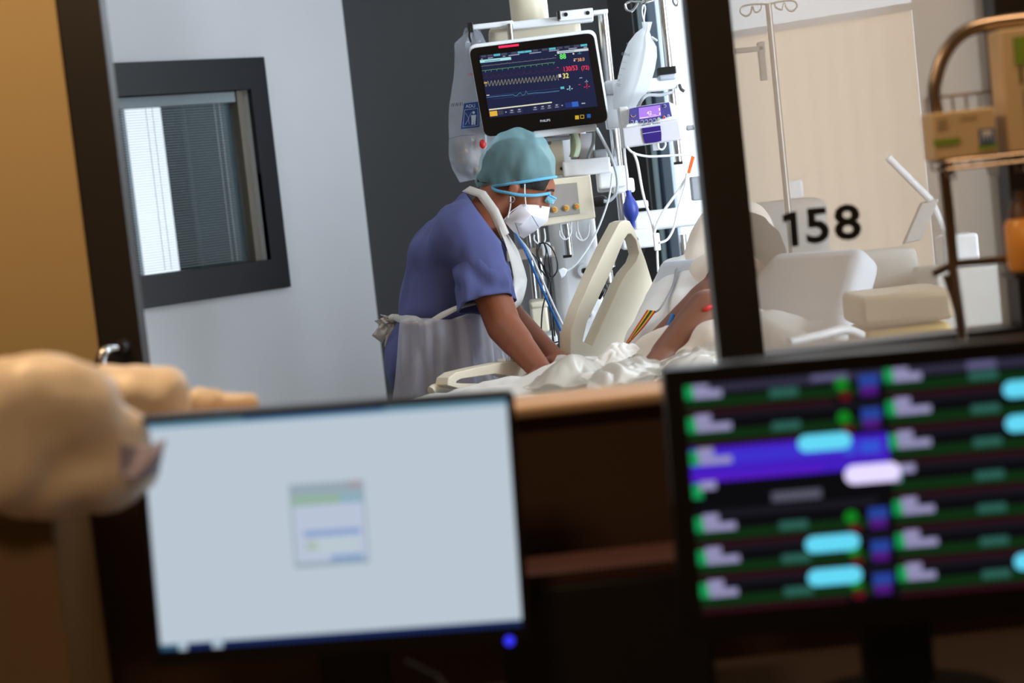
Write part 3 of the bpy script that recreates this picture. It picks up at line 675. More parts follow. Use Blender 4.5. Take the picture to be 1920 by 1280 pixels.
def c7(x, y, e=0): return P(880+x/6.4, 50+y/6.4, Ys-e)
scr.prism([c7(120, 345), c7(1410, 200), c7(1540, 955), c7(243, 1095)], (0, .002, 0), emi('screen_navy', (30, 34, 66), 1))
e1 = .0008
def q7(x0, y0, x1, y1, h, m, e=e1):
    scr.add([c7(x0, y0, e), c7(x1, y1, e), c7(x1+h*.17, y1+h, e), c7(x0+h*.17, y0+h, e)], [(0, 1, 2, 3)], m)
def slope(x0, y0, x1): return y0-(x1-x0)*.112
for x, wd, m in ((140, 60, 0), (215, 65, 0), (290, 78, 1), (380, 70, 0), (500, 70, 0), (578, 80, 1), (662, 82, 1), (760, 60, 0), (870, 70, 0), (953, 80, 1), (1045, 70, 0), (1140, 60, 0), (1250, 70, 0), (1332, 80, 1)):
    q7(x, 350-(x-120)*.112, x+wd, 350-(x+wd-120)*.112, 24, (emi('tab_grey', (72, 76, 92)), emi('tab_cyan', (90, 186, 200)))[m])
q7(125, 402, 498, 362, 34, emi('banner_cyan', (170, 225, 230)), .001); q7(1050, 296, 1425, 256, 30, emi('banner_white', (205, 212, 218)), .001)
dashm = emi('tiny_print', (170, 175, 195))
for x, y, wd in ((140, 385, 20), (222, 374, 60), (400, 352, 30), (470, 342, 130), (720, 316, 140), (955, 288, 120), (1190, 262, 100), (1370, 244, 40)):
    q7(x, y, x+wd, y-wd*.112, 9, dashm)
q7(185, 412, 370, 392, 10, emi('print_teal', (90, 140, 150)), .0014); q7(1075, 305, 1260, 285, 9, emi('print_teal', (90, 140, 150)), .0014)
# waveforms
def wave(pts, wd, m): scr.ribbon([c7(x, y, .0012) for x, y in pts], wd, m)
w1 = []; x = 145
while x < 1010:
    yb = slope(145, 475, x)
    w1 += [(x, yb), (x+30, yb-3), (x+34, yb-16), (x+38, yb-4), (x+66, yb-8)]; x += 69
wave(w1, .0006, emi('wave_white', (165, 175, 160)))
w1 = []; x = 150
while x < 1015:
    yb = 530-(x-150)*.117
    w1 += [(x, yb), (x+40, yb-6), (x+44, yb+22), (x+48, yb-6), (x+60, yb-10)]; x += 68
wave(w1, .0009, emi('wave_green', (120, 190, 130)))
w1 = []; x = 165
while x < 1080:
    yb = 620-(x-165)*.10
    w1 += [(x, yb), (x+30, yb-6), (x+40, yb-44), (x+48, yb-22), (x+66, yb-8)]; x += 75
wave(w1, .0009, emi('wave_dark_red', (92, 34, 58)))
w1 = []; i = 0; x = 180
while x < 1055:
    yb = 690-(x-180)*.088; w1 += [(x, yb-36), (x+5, yb-28), (x+18, yb+28), (x+24, yb+24)]; x += 41.5
wave(w1, .0009, emi('wave_yellow', (176, 170, 136)))
wave([(205, 850), (300, 838), (480, 822), (520, 815), (560, 832), (610, 790), (640, 825), (668, 810), (678, 768), (700, 806), (780, 795), (900, 790), (1080, 768)], .0009, emi('wave_cyan', (100, 165, 205)))
wave([(210, 832), (1080, 738)], .0005, emi('wave_blue', (56, 96, 150))); wave([(280, 868), (1085, 776)], .0005, emi('wave_blue', (56, 96, 150)))
q7(235, 990, 990, 900, 14, emi('bar_cream', (230, 228, 200)))
q7(240, 1018, 330, 1007, 60, emi('key_yellow', (225, 175, 60))); q7(338, 1008, 404, 1000, 52, emi('key_dark', (60, 62, 80)))
q7(1148, 914, 1222, 904, 60, emi('key_navy', (34, 52, 120))); q7(1226, 904, 1304, 895, 60, emi('key_blue', (50, 100, 190)))
for x, y in ((470, 990), (560, 980), (750, 955), (840, 945), (920, 935), (1010, 925)):
    q7(x, y, x+76, y-8, 60, emi('key_slate', (42, 46, 72)))
    q7(x+24, y+10, x+52, y+7, 12, dashm, .001); q7(x+18, y+38, x+60, y+34, 6, dashm, .001)
for x, y in ((1345, 915), (430, 1020), (1105, 940)): q7(x, y, x+(45 if x == 1345 else 16), y-3, 12, dashm)
q7(175, 668, 210, 664, 14, emi('key_yellow', (225, 175, 60))); q7(1068, 572, 1098, 568, 38, emi('icon_white', (225, 215, 215)))
q7(205, 820, 240, 816, 9, emi('icon_white', (225, 215, 215))); q7(1052, 488, 1072, 486, 7, emi('red_print', (220, 60, 80))); q7(1308, 693, 1332, 690, 7, emi('red_print', (220, 60, 80)))
q7(1320, 612, 1355, 608, 8, dashm); q7(1250, 385, 1290, 381, 8, emi('orange_print', (235, 160, 120))); q7(1252, 400, 1268, 398, 16, emi('icon_white', (225, 215, 215))); q7(1238, 316, 1256, 314, 18, emi('icon_white', (225, 215, 215)))
q7(1092, 722, 1136, 716, 28, emi('tab_cyan', (90, 186, 200)))
q7(1026, 340, 1042, 338, 8, emi('wave_green', (120, 190, 130)));
def t7(s, x, y, h, m, bold=0, sx=.92): text(scr, s, c7(x, y, .0014), 1.12*h/6.4*mpp(YM), m, ang=6.9, bold=bold, sx=sx)
t7('88', 1122, 360, 52, emi('digit_green', (110, 250, 110), 1.2), .008); t7('38.0', 1340, 396, 34, emi('digit_orange', (245, 165, 110)), .008)
t7('130/53', 1212, 504, 50, emi('digit_red', (240, 60, 85), 1.2), .008, .8); t7('(72)', 1390, 494, 40, emi('digit_red', (240, 60, 85), 1.2), .008)
t7('32', 1156, 592, 52, emi('digit_yellow', (250, 235, 130), 1.1), .008); t7('-?-', 1205, 740, 52, emi('digit_pale', (170, 220, 230)), .008)
t7('-?-', 1410, 714, 54, emi('red_print2', (215, 50, 75)), .008); t7('-?-', 1322, 318, 30, emi('tab_cyan', (90, 186, 200)), .008); t7('-?-', 1406, 656, 28, emi('digit_pale', (170, 220, 230)), .008)
plabel(scr.build('screen', pm, smooth=False), 'lit screen with waveforms and readings 88, 130/53, 32')
lg = MB(); text(lg, 'PHILIPS', P(880+910/6.4, 50+1128/6.4, YM-.0075), 27/6.4*mpp(YM), mat('logo_silver', (190, 190, 195), .4), ang=6.5, bold=.006); lg.build('brand_lettering', pm, smooth=False)
m_ = MB(); m_.prism([P(880+x/6.4, 50+y/6.4, YM-.010) for x, y in ((348, 232), (592, 206), (594, 230), (352, 258))], (0, .004, 0), emi('alarm_red', (255, 40, 80), 1.6)); m_.build('alarm_lamp', pm)
m_ = MB()
def key(x, y, s, m): m_.prism([P(880+(x+a*s)/6.4, 50+(y+b_*s)/6.4, YM-.0085) for a, b_ in ((-1, -.9), (.9, -1), (1, .9), (-.9, 1))], (0, .002, 0), m)
key(1292, 1088, 24, emi('button_yellow', (205, 165, 50))); key(1354, 1080, 24, emi('button_yellow', (205, 165, 50))); key(1434, 1070, 24, emi('button_blue', (35, 90, 165)))
m_.prism([P(880+(1354+a*17)/6.4, 50+(1080+b_*17)/6.4, YM-.0092) for a, b_ in ((-1, -.9), (.9, -1), (1, .9), (-.9, 1))], (0, .0005, 0), blk)
m_.build('touch_buttons', pm)
m_ = MB(); m_.prism(rpoly([(1000, 246), (1118, 232), (1120, 244), (1003, 259)], 3, YM+.02), (0, .12, 0), white); m_.build('handle_base', pm, bevel=.003)
m_ = MB(); eb(m_, 1005, 256, 1070, 264, YM+.05, .1, greyp); eb(m_, 1012, 264, 1058, 330, YM+.10, .12, offw, 6.2); m_.build('mounting_arm', pm, bevel=.004)
MB().lathe(P(1030, 268, YM+.09), (0, 1, 0), [(.0, 0), (.006, 0), (.006, .012)], steel).build('mount_screw', pm); MB().lathe(P(1053, 316, YM+.095), (0, 1, 0), [(.0, 0), (.005, 0), (.005, .01)], black).build('mount_screw', pm)
# supply box, orange strip sheet, white boxes
ub = thing('equipment_shelf', 'white shelf box on the pendant below the large monitor', 'shelf', P(1100, 330, 6.0))
m_ = MB(); eb(m_, 1056, 298, 1145, 328, 5.98, .16, white); m_.build('shelf_box', ub, bevel=.006)
m_ = MB(); eb(m_, 1114, 280, 1140, 297, 6.02, .10, greyp); m_.build('grey_block', ub, bevel=.006)
m_ = MB(); eb(m_, 1068, 322, 1076, 350, 6.05, .05, white); m_.build('bracket', ub, bevel=.003)
m_ = MB(); eb(m_, 1120, 305, 1148, 360, 6.09, .08, white); m_.build('rail_block', ub, bevel=.006)
sh = MB(); eb(sh, 1070, 250, 1115, 298, YM+.14, .05, white, 2); tag(sh.build('glove_dispenser', None, bevel=.004), 'white dispenser holding leaflets behind the grey cable under the large monitor', 'dispenser')
lf = MB(); 
lf.grid(lambda i, j: P(1066+i*18+5*math.sin(j*3), 250+j*44, YM+.10-.02*math.sin(i*3)), 8, 8, mat('leaflet_green', (205, 220, 190), .6)); lf.build('leaflet_tmp')
o = bpy.data.objects['leaflet_tmp']; o.name = 'leaflet'; tag(o, 'pale green edged leaflet curling below the large monitor', 'leaflet')
m_ = MB(); m_.prism([P(1085, 250, YM+.12), P(1088, 250, YM+.12), P(1086, 298, YM+.12), P(1083, 298, YM+.12)], (0, .006, 0), mat('orange_strip', (205, 110, 50), .6)); tag(m_.build('orange_strip'), 'thin orange strip standing in front of the white dispenser', 'strip')
# module rack
mr = thing('gas_control_box', 'ivory box with three orange knobs beside the masked face', 'control box', P(1070, 415, 5.95))
m_ = MB(); m_.prism(rpoly([(1010, 338), (1107, 328), (1117, 409), (1012, 425)], 4, 5.90), (0, .13, 0), offw); m_.build('housing', mr, bevel=.008)
m_ = MB(); m_.prism([P(1024, 348, 5.895), P(1082, 342, 5.895), P(1088, 400, 5.895), P(1026, 408, 5.895)], (0, .004, 0), mat('panel_taupe', (150, 144, 138), .45)); m_.build('front_panel', mr, bevel=.001)
for x, y in ((1040, 393), (1062, 390), (1082, 387)):
    kb = MB(); kb.lathe(P(x, y, 5.885), (0, 1, 0), [(.0, 0), (.0055, 0), (.007, .004), (.007, .012)], mat('knob_orange', (196, 128, 50), .4)); kb.lathe(P(x, y, 5.890), (0, 1, 0), [(.0065, 0), (.009, .0), (.009, .006)], mat('knob_ring', (196, 190, 130), .4)); kb.build('knob', mr)
m_ = MB(); m_.cap(P(1116, 379, 5.95), P(1129, 377, 5.95), .017, .018, black); m_.build('side_dial', mr)
for (x, y, sc) in ((1058, 430, 1), (1090, 432, 1.1)):
    hk = MB(); hk.tube([P(x+13*sc, y-14, 5.93), P(x+12*sc, y+8, 5.93), P(x+2, y+19, 5.93), P(x-8*sc, y+12, 5.93), P(x-9*sc, y+2, 5.93)], .0024, white, n=8)
    hk.tube([P(x-8, y-18, 5.95), P(x-6, y+2, 5.94), P(x+2, y+19, 5.93)], .0024, white, n=8); hk.build('hook', mr)
for (x, y) in ((1002, 448),):
    hk = MB(); hk.tube([P(x+18, y-20, 5.95), P(x+20, y+2, 5.95), P(x+10, y+10, 5.95), P(x, y+2, 5.95), P(x, y-8, 5.95)], .0024, white, n=8); hk.build('hook', mr)
# clear bag with blue label
cbag = thing('equipment_bag', 'clear plastic bag with blue label hanging left of the large monitor', 'bag', P(880, 340, 6.05))
film = mat('clear_bag_film', (190, 196, 208), .15, film=.35, alpha=.50, var=.2, scale=14, bump=.6)
L_ = [(872, 52), (868, 66), (852, 82), (853, 110), (850, 150), (843, 190), (840, 240), (842, 290), (848, 318), (862, 342)]
R_ = [(898, 52), (905, 66), (912, 82), (920, 110), (928, 150), (934, 190), (938, 240), (938, 285), (934, 315), (925, 330)]
def fbag(sgn):
    def g_(i, j):
        t = i*(len(L_)-1); a0 = min(int(t), len(L_)-2); fr_ = t-a0
        l = Vector(L_[a0]).lerp(Vector(L_[a0+1]), fr_); r = Vector(R_[a0]).lerp(Vector(R_[a0+1]), fr_); q = l.lerp(r, j)
        th = .045*math.sin(math.pi*j)*min(1, i*2.2)*min(1, (1-i)*6+.1)
        cr_ = .010*noise.noise(Vector((i*9, j*5, sgn)))+.006*abs(noise.noise(Vector((i*20, j*10, sgn+3))))
        return P(q.x+2*noise.noise(Vector((i*8, j*2, 1))), q.y, 6.07-sgn*(th)-cr_)
    return g_
bgm = MB(); bgm.grid(fbag(1), 50, 18, film); bgm.grid(fbag(-1), 50, 18, film); bgm.build('film', cbag)
lb = MB(); bluel = mat('label_blue', (28, 70, 140), .4)
lp = [P(870, 194, 5.995), P(899, 190, 6.0), P(899, 238, 6.0), P(864, 242, 5.995)]
lb.add(lp, [(0, 1, 2, 3)], bluel)
wl = mat('label_print', (190, 205, 225), .5)
text(lb, 'ADU', P(882, 199, 5.992), 6*mpp(6), wl, ang=4, bold=.01)
lb.ribbon([P(x, y, 5.992) for x, y in ((871, 206), (896, 203), (896, 235), (868, 238), (871, 206))], .0012, wl)
lb.ell(P(888, 211, 5.991), (.004, .0006, .004), wl)
lb.add([P(883, 216, 5.991), P(893, 215, 5.991), P(892, 224, 5.991), P(891, 234, 5.991), P(888.5, 234, 5.991), P(888, 225, 5.991), P(887, 234, 5.991), P(884, 234, 5.991), P(884, 224, 5.991)], [(0, 1, 2, 3, 4, 5, 6, 7, 8)], wl)
lb.ribbon([P(873, 212, 5.991), P(879, 222, 5.991), P(872, 234, 5.991)], .001, wl); lb.ribbon([P(884, 210, 5.991), P(878, 223, 5.991), P(880, 232, 5.991)], .001, wl)
lb.build('blue_label', cbag, smooth=False)
pr = MB(); 
for i in range(7): pr.ribbon([P(846+i*3.4, 194-i*.4, 6.01), P(847+i*3.4, 200-i*.4, 6.01)], .0012+.0008*(i % 2), black)
pr.build('barcode', cbag, smooth=False); pr = MB(); pr.ribbon([P(840, 260, 6.02), P(866, 254, 6.01), P(890, 253, 6.0)], .0008, black)
pr.build('printed_line', cbag, smooth=False); pr = MB(); text(pr, 'HA', P(884, 139, 6.0), 6*mpp(6), cr, ang=6); 
pr.build('printed_marks', cbag, smooth=False)
b = MB(); tubm = mat('mask_in_bag', (176, 164, 156), .5, alpha=.8)
b.ell(P(880, 290, 6.06), (.035, .03, .04), tubm); b.cap(P(865, 270, 6.06), P(900, 320, 6.05), .02, .018, tubm); b.ell(P(890, 265, 6.06), (.03, .02, .025), tubm)
blob(b, 'breathing_mask', tubm, cbag, voxel=.007, smooth=3, noisy=(.008, 25))
MB().ell(P(905, 270, 6.01), (.010, .008, .014), cr).build('red_valve', cbag)
MB().tube([P(882, 50, 6.04), P(880, 66, 6.05), P(884, 84, 6.06)], .003, black, n=6).build('hanging_cord', cbag)
# IV pole with hooks
iv = thing('infusion_pole', 'steel infusion pole with looped hooks right of the monitor', 'infusion pole', (P(1265, 300, 6.0).x, 6.0, 0))
rod(1237, -60, 1253, 130, 6.0, 7.5, steel, iv, 'pole'); rod(1258, 165, 1273, 305, 6.0, 7, steel, iv, 'pole')
m_ = MB(); eb(m_, 1265, 303, 1280, 308, 5.985, .03, black); m_.build('pole_tip', iv)
m_ = MB()
m_.tube([P(1240, -5, 6.0), P(1215, 3, 5.98), P(1196, 4, 5.98), P(1182, 3, 5.98), P(1173, 8, 5.98), P(1175, 18, 5.98), P(1184, 21, 5.98), P(1191, 14, 5.98), P(1196, 5, 5.98)], .0032, steel, n=8)
m_.tube([P(1240, -5, 6.0), P(1212, -2, 5.96), P(1203, 6, 5.95), P(1206, 15, 5.95), P(1210, 4, 5.95), P(1212, -6, 5.95)], .003, steel, n=8)
m_.tube([P(1240, -5, 6.0), P(1262, -4, 5.98), P(1272, 2, 5.98), P(1268, 11, 5.98), P(1262, 4, 5.98), P(1262, -6, 5.98)], .003, steel, n=8); m_.build('hook_crown', iv)
m_ = MB(); eb(m_, 1235, 125, 1268, 139, 5.96, .07, black); m_.build('clamp_collar', iv, bevel=.003)
m_ = MB(); eb(m_, 1236, 139, 1268, 150, 5.96, .07, mat('clamp_grey', (168, 176, 190), .4)); eb(m_, 1150, 148, 1270, 172, 5.97, .07, white); m_.build('cross_arm', iv, bevel=.006)
m_ = MB(); m_.tube([P(1274, 159, 5.97), P(1277, 167, 5.96), P(1283, 171, 5.96)], .005, mat('lever_dark', (60, 60, 64), .4), n=8); m_.build('lever', iv)
m_ = MB(); eb(m_, 1135, 176, 1180, 240, 6.02, .05, white); m_.build('side_plate', iv, bevel=.005)
for q_ in ((1122, 312, 1175, 352, 6.0, .11), (1148, 335, 1190, 362, 6.02, .09), (1135, 150, 1162, 176, 6.01, .08)): m_ = MB(); eb(m_, *q_, white); m_.build('rod_clamp', iv, bevel=.008)
m_ = MB(); eb(m_, 1188, 392, 1330, 428, 5.95, .12, white); m_.build('lower_arm', iv, bevel=.01)
m_ = MB(); eb(m_, 1165, 430, 1228, 466, 5.93, .14, white); m_.build('lower_box', iv, bevel=.008)
m_ = MB(); eb(m_, 1190, 376, 1216, 390, 5.97, .08, white); m_.build('arm_cap', iv, bevel=.006)
m_ = MB(); m_.lathe(P(1192, 449, 5.926), (0, 1, 0), [(.0, 0), (.008, 0), (.008, .003)], mat('symbol_navy', (20, 32, 70), .5)); m_.ell(P(1191, 446, 5.9255), (.002, .0006, .002), white); m_.add([P(1188, 453, 5.925), P(1190, 449, 5.925), P(1195, 450, 5.925), P(1196, 453, 5.925)], [(0, 1, 2, 3)], white); m_.build('round_symbol', iv, smooth=False)
m_ = MB(); eb(m_, 1297, 330, 1330, 375, 6.05, .05, greyp); m_.build('side_bracket', iv, bevel=.005)
MB().lathe((P(1265, 300, 6.0).x, 6.0, 0), (0, 0, 1), [(.22, 0), (.22, .02), (.03, .05), (.015, .07), (.012, P(1270, 440, 6.0).z), (0, P(1270, 440, 6.0).z)], steel).build('floor_base', iv)
rod(1140, 440, 1150, 500, 6.03, 5, steel, iv, 'regulator_rod')
m_ = MB(); zr = P(1139, 505, 5.98); m_.lathe(zr+Vector((0, 0, -.09)), (0, 0, 1), [(.003, 0), (.003, .03), (.008, .035), (.008, .045), (.015, .05), (.015, .085), (.012, .09)], steel); m_.build('regulator', iv)
tag(MB().tube([P(1124, 560, 6.0), P(1128, 548, 5.99), P(1132, 540, 5.99)], [.004, .010, .008], black, n=10).build('probe_tip'), 'small black-tipped probe seen through the opening of the tall rail', 'probe')
# measuring bag hanging from hook
mbag = thing('drip_bag', 'large white translucent bag with volume marks hanging from the steel hook', 'drip bag', P(1190, 200, 5.93))
bf = mat('milky_film', (222, 226, 230), .3, film=.45, alpha=.93, var=.03, scale=10, bump=.12)
L2 = [(1203, 41), (1205, 52), (1192, 62), (1178, 80), (1170, 100), (1163, 125), (1156, 155), (1148, 185), (1150, 205)]
R2 = [(1223, 41), (1218, 60), (1222, 70), (1231, 88), (1232, 105), (1228, 130), (1222, 150), (1212, 175), (1195, 205)]
def fb2(sg):
    def g_(i, j):
        t = i*(len(L2)-1); a0 = min(int(t), len(L2)-2); fr_ = t-a0
        l = Vector(L2[a0]).lerp(Vector(L2[a0+1]), fr_); r = Vector(R2[a0]).lerp(Vector(R2[a0+1]), fr_); q = l.lerp(r, j)
        th = .028*math.sin(math.pi*j)*min(1, max(.08, (i-.12)*3))*min(1, (1-i)*4+.2)
        if sg > 0: th += .006*math.exp(-((j-.62)/.05)**2)*math.sin(math.pi*i)
        return P(q.x, q.y, 5.94-sg*th)
    return g_
m_ = MB(); m_.grid(fb2(1), 40, 24, bf); m_.grid(fb2(-1), 40, 24, bf); m_.build('film', mbag)
m_ = MB()
for (x, y, l) in ((1163, 115, 12), (1160, 127, 12), (1158, 139, 8)): m_.ribbon([P(x, y, 5.912), P(x+l, y+2.5, 5.910)], .0007, ink)
text(m_, '00ml', P(1173, 102, 5.905), 5.5*mpp(5.9), ink, ang=-8); text(m_, 'r', P(1176, 81, 5.912), 5*mpp(5.9), ink, ang=-8)
m_.ribbon([P(1156, 157, 5.912), P(1164, 158.5, 5.910)], .0012, ink); m_.ribbon([P(1156, 160, 5.912), P(1163, 161.5, 5.910)], .0012, ink); m_.ribbon([P(1159, 148, 5.912), P(1163, 153, 5.911), P(1159, 153, 5.911), P(1163, 148, 5.911)], .0007, ink)
m_.build('volume_marks', mbag, smooth=False)
m_ = MB(); m_.tube([P(1209, 44, 5.94), P(1204, 24, 5.94), P(1206, 10, 5.94), P(1210, 14, 5.94), P(1208, 30, 5.94), P(1207, 44, 5.94)], .0022, white, n=8); m_.tube([P(1222, 70, 5.94), P(1232, 76, 5.93)], [.004, .003], white, n=8, sub=1); m_.build('hanging_loop', mbag)
tag(MB().tube([P(1196, 200, 5.9), P(1205, 185, 5.88), P(1216, 178, 5.9), P(1240, 178, 5.94), P(1262, 172, 5.96)], .005, greyp, n=8).build('grey_hose'), 'grey hose curving behind the purple pump from the hanging bag', 'hose')
# feeding pump
fp = thing('feeding_pump', 'white and purple pump with a lit violet display showing 42', 'infusion pump', P(1226, 272, 5.85))
YQ = 5.82
def z2(x, y, e=0): return P(1160+x/9.84, 170+y/9.84, YQ-e)
m_ = MB(); m_.prism([z2(195, 330), z2(215, 320), z2(380, 285), z2(930, 205), z2(1050, 260), z2(1130, 400), z2(1150, 600), z2(130, 700), z2(130, 640), z2(185, 600)], (0, .10, 0), white); m_.build('head_housing', fp, bevel=.006)
pv = mat('panel_violet', (66, 62, 128), .35)
m_ = MB(); m_.prism([z2(200, 335, .004), z2(370, 292, .004), z2(930, 212, .004), z2(985, 470, .004), z2(700, 530, .004), z2(190, 605, .004)], (0, .006, 0), pv); m_.build('control_panel', fp, bevel=.001)
m_ = MB(); m_.prism([z2(368, 322, .0055), z2(765, 262, .0055), z2(785, 462, .0055), z2(378, 528, .0055)], (0, .002, 0), emi('lcd_violet', (176, 132, 238), 1.1))
text(m_, '42', z2(565, 410, .0065), 60/9.84*mpp(YQ), emi('lcd_white', (245, 225, 255), 1.3), ang=8, bold=.005, sx=1.1)
for (x, y, x1, y1, h_) in ((390, 500, 545, 478, 14), (545, 482, 740, 452, 6), (555, 448, 610, 442, 10), (620, 445, 690, 436, 7), (740, 320, 762, 316, 50), (750, 400, 770, 396, 50)):
    m_.add([z2(x, y, .0065), z2(x1, y1, .0065), z2(x1+2, y1+h_, .0065), z2(x+2, y+h_, .0065)], [(0, 1, 2, 3)], emi('lcd_white', (245, 225, 255), 1.3))
m_.build('display', fp, smooth=False)
for (x, y, r, col) in ((248, 575, 30, (40, 40, 90)), (325, 572, 26, (170, 170, 190)), (432, 572, 34, (60, 60, 110)), (508, 566, 34, (60, 60, 110)), (588, 558, 34, (60, 60, 110)), (662, 545, 34, (60, 60, 110)), (738, 525, 34, (150, 170, 130)), (842, 492, 30, (190, 40, 60)), (915, 465, 28, (120, 120, 150)), (852, 282, 28, (60, 60, 110))):
    bt = MB(); bt.lathe(z2(x, y, .008), (0, 1, 0), [(0, 0), (r*.72/9.84*mpp(YQ), 0), (r*.72/9.84*mpp(YQ), .004)], mat('button_%d' % sum(col), col, .4))
    bt.lathe(z2(x, y, .0065), (0, 1, 0), [(r/9.84*mpp(YQ), 0), (r/9.84*mpp(YQ), .002)], mat('button_ring', (180, 182, 205), .4)); bt.build('button', fp)
m_ = MB(); m_.tube([z2(225, 440, .006), z2(235, 470, .006), z2(265, 485, .006), z2(300, 470, .006), z2(312, 445, .006)], .0008, mat('arc_yellow', (190, 160, 70), .5), n=6); m_.build('arc_mark', fp)
m_ = MB(); m_.prism([z2(60, 690, .012), z2(1110, 520, .012), z2(1180, 900, .012), z2(880, 945, .012), z2(100, 1060, .012)], (0, .12, 0), mat('pump_grey', (196, 196, 204), .4)); m_.build('lower_housing', fp, bevel=.005)
m_ = MB(); m_.prism([z2(432, 690, .017), z2(770, 642, .017), z2(792, 800, .017), z2(790, 925, .017), z2(700, 950, .017), z2(490, 975, .017), z2(455, 860, .017)], (0, .006, 0), mat('door_indigo', (44, 26, 110), .3)); m_.ribbon([z2(440, 795, .0185), z2(778, 740, .0185)], .0008, white); m_.build('pump_door', fp, bevel=.001, smooth=False)
m_ = MB()
for i in range(12): m_.add([z2(425+i*29, 635-i*4.2, .0135), z2(443+i*29, 632-i*4.2, .0135), z2(443+i*29, 645-i*4.2, .0135), z2(425+i*29, 648-i*4.2, .0135)], [(0, 1, 2, 3)], emi('led_teal', (170, 255, 230), 2) if i == 6 else black)
m_.build('indicator_row', fp, smooth=False)
m_ = MB(); m_.box(z2(640, 1010)+Vector((.01, .03, 0)), (.02, .02, .03), white); m_.tube([z2(720, 950), z2(735, 1060), z2(810, 1080), z2(860, 1010), z2(860, 950)], .003, white, n=8); m_.build('tube_guide', fp)
m_ = MB(); eb(m_, 1162, 200, 1180, 245, YQ+.05, .08, white); m_.build('pole_clamp', fp, bevel=.006)
m_ = MB(); m_.tube([z2(1250, 690), z2(1330, 695), z2(1400, 690)], [.006, .003, .004], steel, n=10, sub=1); m_.lathe(z2(1260, 690)+Vector((0, -.002, 0)), (1, 0, 0), [(0, 0), (.008, 0), (.007, .02), (0, .02)], greyp); m_.build('clamp_screw', fp)
# blue squeeze bulb
bb = thing('squeeze_bulb', 'dark blue rubber bulb hanging on a white tube above the bed', 'bulb', P(1184, 426, 5.85))
p0 = P(1178, 357, 5.85); p1 = P(1187, 427, 5.85); ax = p1-p0; Lb = ax.length
MB().lathe(p0, ax, [(.004, 0), (.0085, 0), (.0085, Lb*.13), (.013, Lb*.22), (.020, Lb*.35), (.0235, Lb*.5), (.021, Lb*.65), (.013, Lb*.78), (.008, Lb*.84), (.0075, Lb), (.003, Lb)], mat('rubber_blue', (46, 66, 158), .45), 28).build('bulb', bb)
MB().tube([P(1168, 235, 5.9), P(1171, 290, 5.88), P(1176, 330, 5.86), p0], .0045, white, n=10).build('tube', bb)
# tubing
wt = mat('tube_white', (232, 236, 240), .3)
def tube(nm, lab, pts, Y, r, m, cat='tube', dy=0):
    return tag(MB().tube([P(q[0], q[1], q[2] if len(q) > 2 else Y+dy*i) for i, q in enumerate(pts)], r, m, n=8).build(nm), lab, cat)
tube('infusion_tube', 'white tube running from under the purple pump right towards the orange clamp', [(1175, 275), (1188, 287), (1215, 293), (1250, 292), (1285, 290), (1300, 290)], 5.80, .0035, wt)
tube('infusion_tube', 'long white tube dropping from the purple pump down to the lower connector', [(1187, 285), (1195, 305), (1203, 350), (1210, 380), (1222, 415), (1227, 440)], 5.78, .004, wt, dy=.0)
tube('infusion_tube', 'white tube crossing diagonally from the orange clamp down to the connector', [(1292, 325), (1270, 360), (1245, 395), (1230, 425), (1226, 445)], 5.77, .004, wt)
tube('infusion_tube', 'white tube looping from the orange clamp round the right of the connector', [(1288, 325), (1284, 350), (1272, 390), (1264, 425), (1252, 448), (1237, 455)], 5.76, .0036, wt)
tube('infusion_tube', 'white tube hanging straight from the connector towards the pillow', [(1232, 465), (1233, 490), (1234, 510)], 5.78, .0035, wt)
cn = MB(); eb(cn, 1226, 437, 1238, 470, 5.76, .02, white); tag(cn.build('tube_connector', None, bevel=.003), 'small white connector where the infusion tubes join', 'connector')
m_ = MB(); m_.prism([P(1297, 292, 5.75), P(1303, 294, 5.75), P(1294, 325, 5.75), P(1289, 324, 5.75)], (0, .01, 0), mat('clamp_orange', (240, 100, 40), .4)); tag(m_.build('tube_clamp', None, bevel=.001), 'bright orange clamp on the white tube beside the dark post', 'clamp')
tube('monitor_cable', 'thick grey cable looping from the large monitor to the black dial', [(1118, 240), (1130, 262), (1146, 295), (1157, 330), (1156, 360), (1143, 376), (1132, 377)], 5.86, .005, mat('cable_grey', (165, 172, 178), .4), 'cable')
tube('monitor_cable', 'short grey cable hanging beside the white dispenser', [(1113, 246), (1112, 268), (1104, 290), (1103, 298)], 5.92, .005, mat('cable_dark_grey', (110, 118, 122), .4), 'cable')
tube('sensor_hose', 'long pale hose sweeping from the ivory box down to a white plug', [(1148, 325), (1142, 370), (1125, 420), (1105, 460), (1080, 495), (1062, 508)], 5.84, .0028, mat('hose_pale', (205, 212, 216), .4), 'hose')
m_ = MB(); m_.prism([P(1046, 506, 5.83), P(1056, 502, 5.83), P(1064, 505, 5.83), P(1060, 516, 5.83), P(1052, 522, 5.83)], (0, .015, 0), white); tag(m_.build('white_plug', None, bevel=.003), 'small white plug hanging at the end of the pale hose', 'plug')
tube('breathing_hose', 'bright blue thin hose slanting down behind the face mask', [(975, 425, 6.35), (966, 436, 6.0), (985, 470), (1000, 505), (1018, 545), (1036, 585), (1052, 620)], 5.70, .0038, cb, 'hose')
tube('breathing_hose', 'white thin hose slanting beside the blue hose', [(978, 427, 6.35), (968, 438, 6.0), (990, 468), (1008, 505), (1030, 555), (1046, 590), (1057, 612)], 5.72, .0034, wt, 'hose')
cbn = thing('cable_bundle', 'tangled thin black cables hanging from a white hook behind the mask', 'cables', P(1020, 655, 5.85))
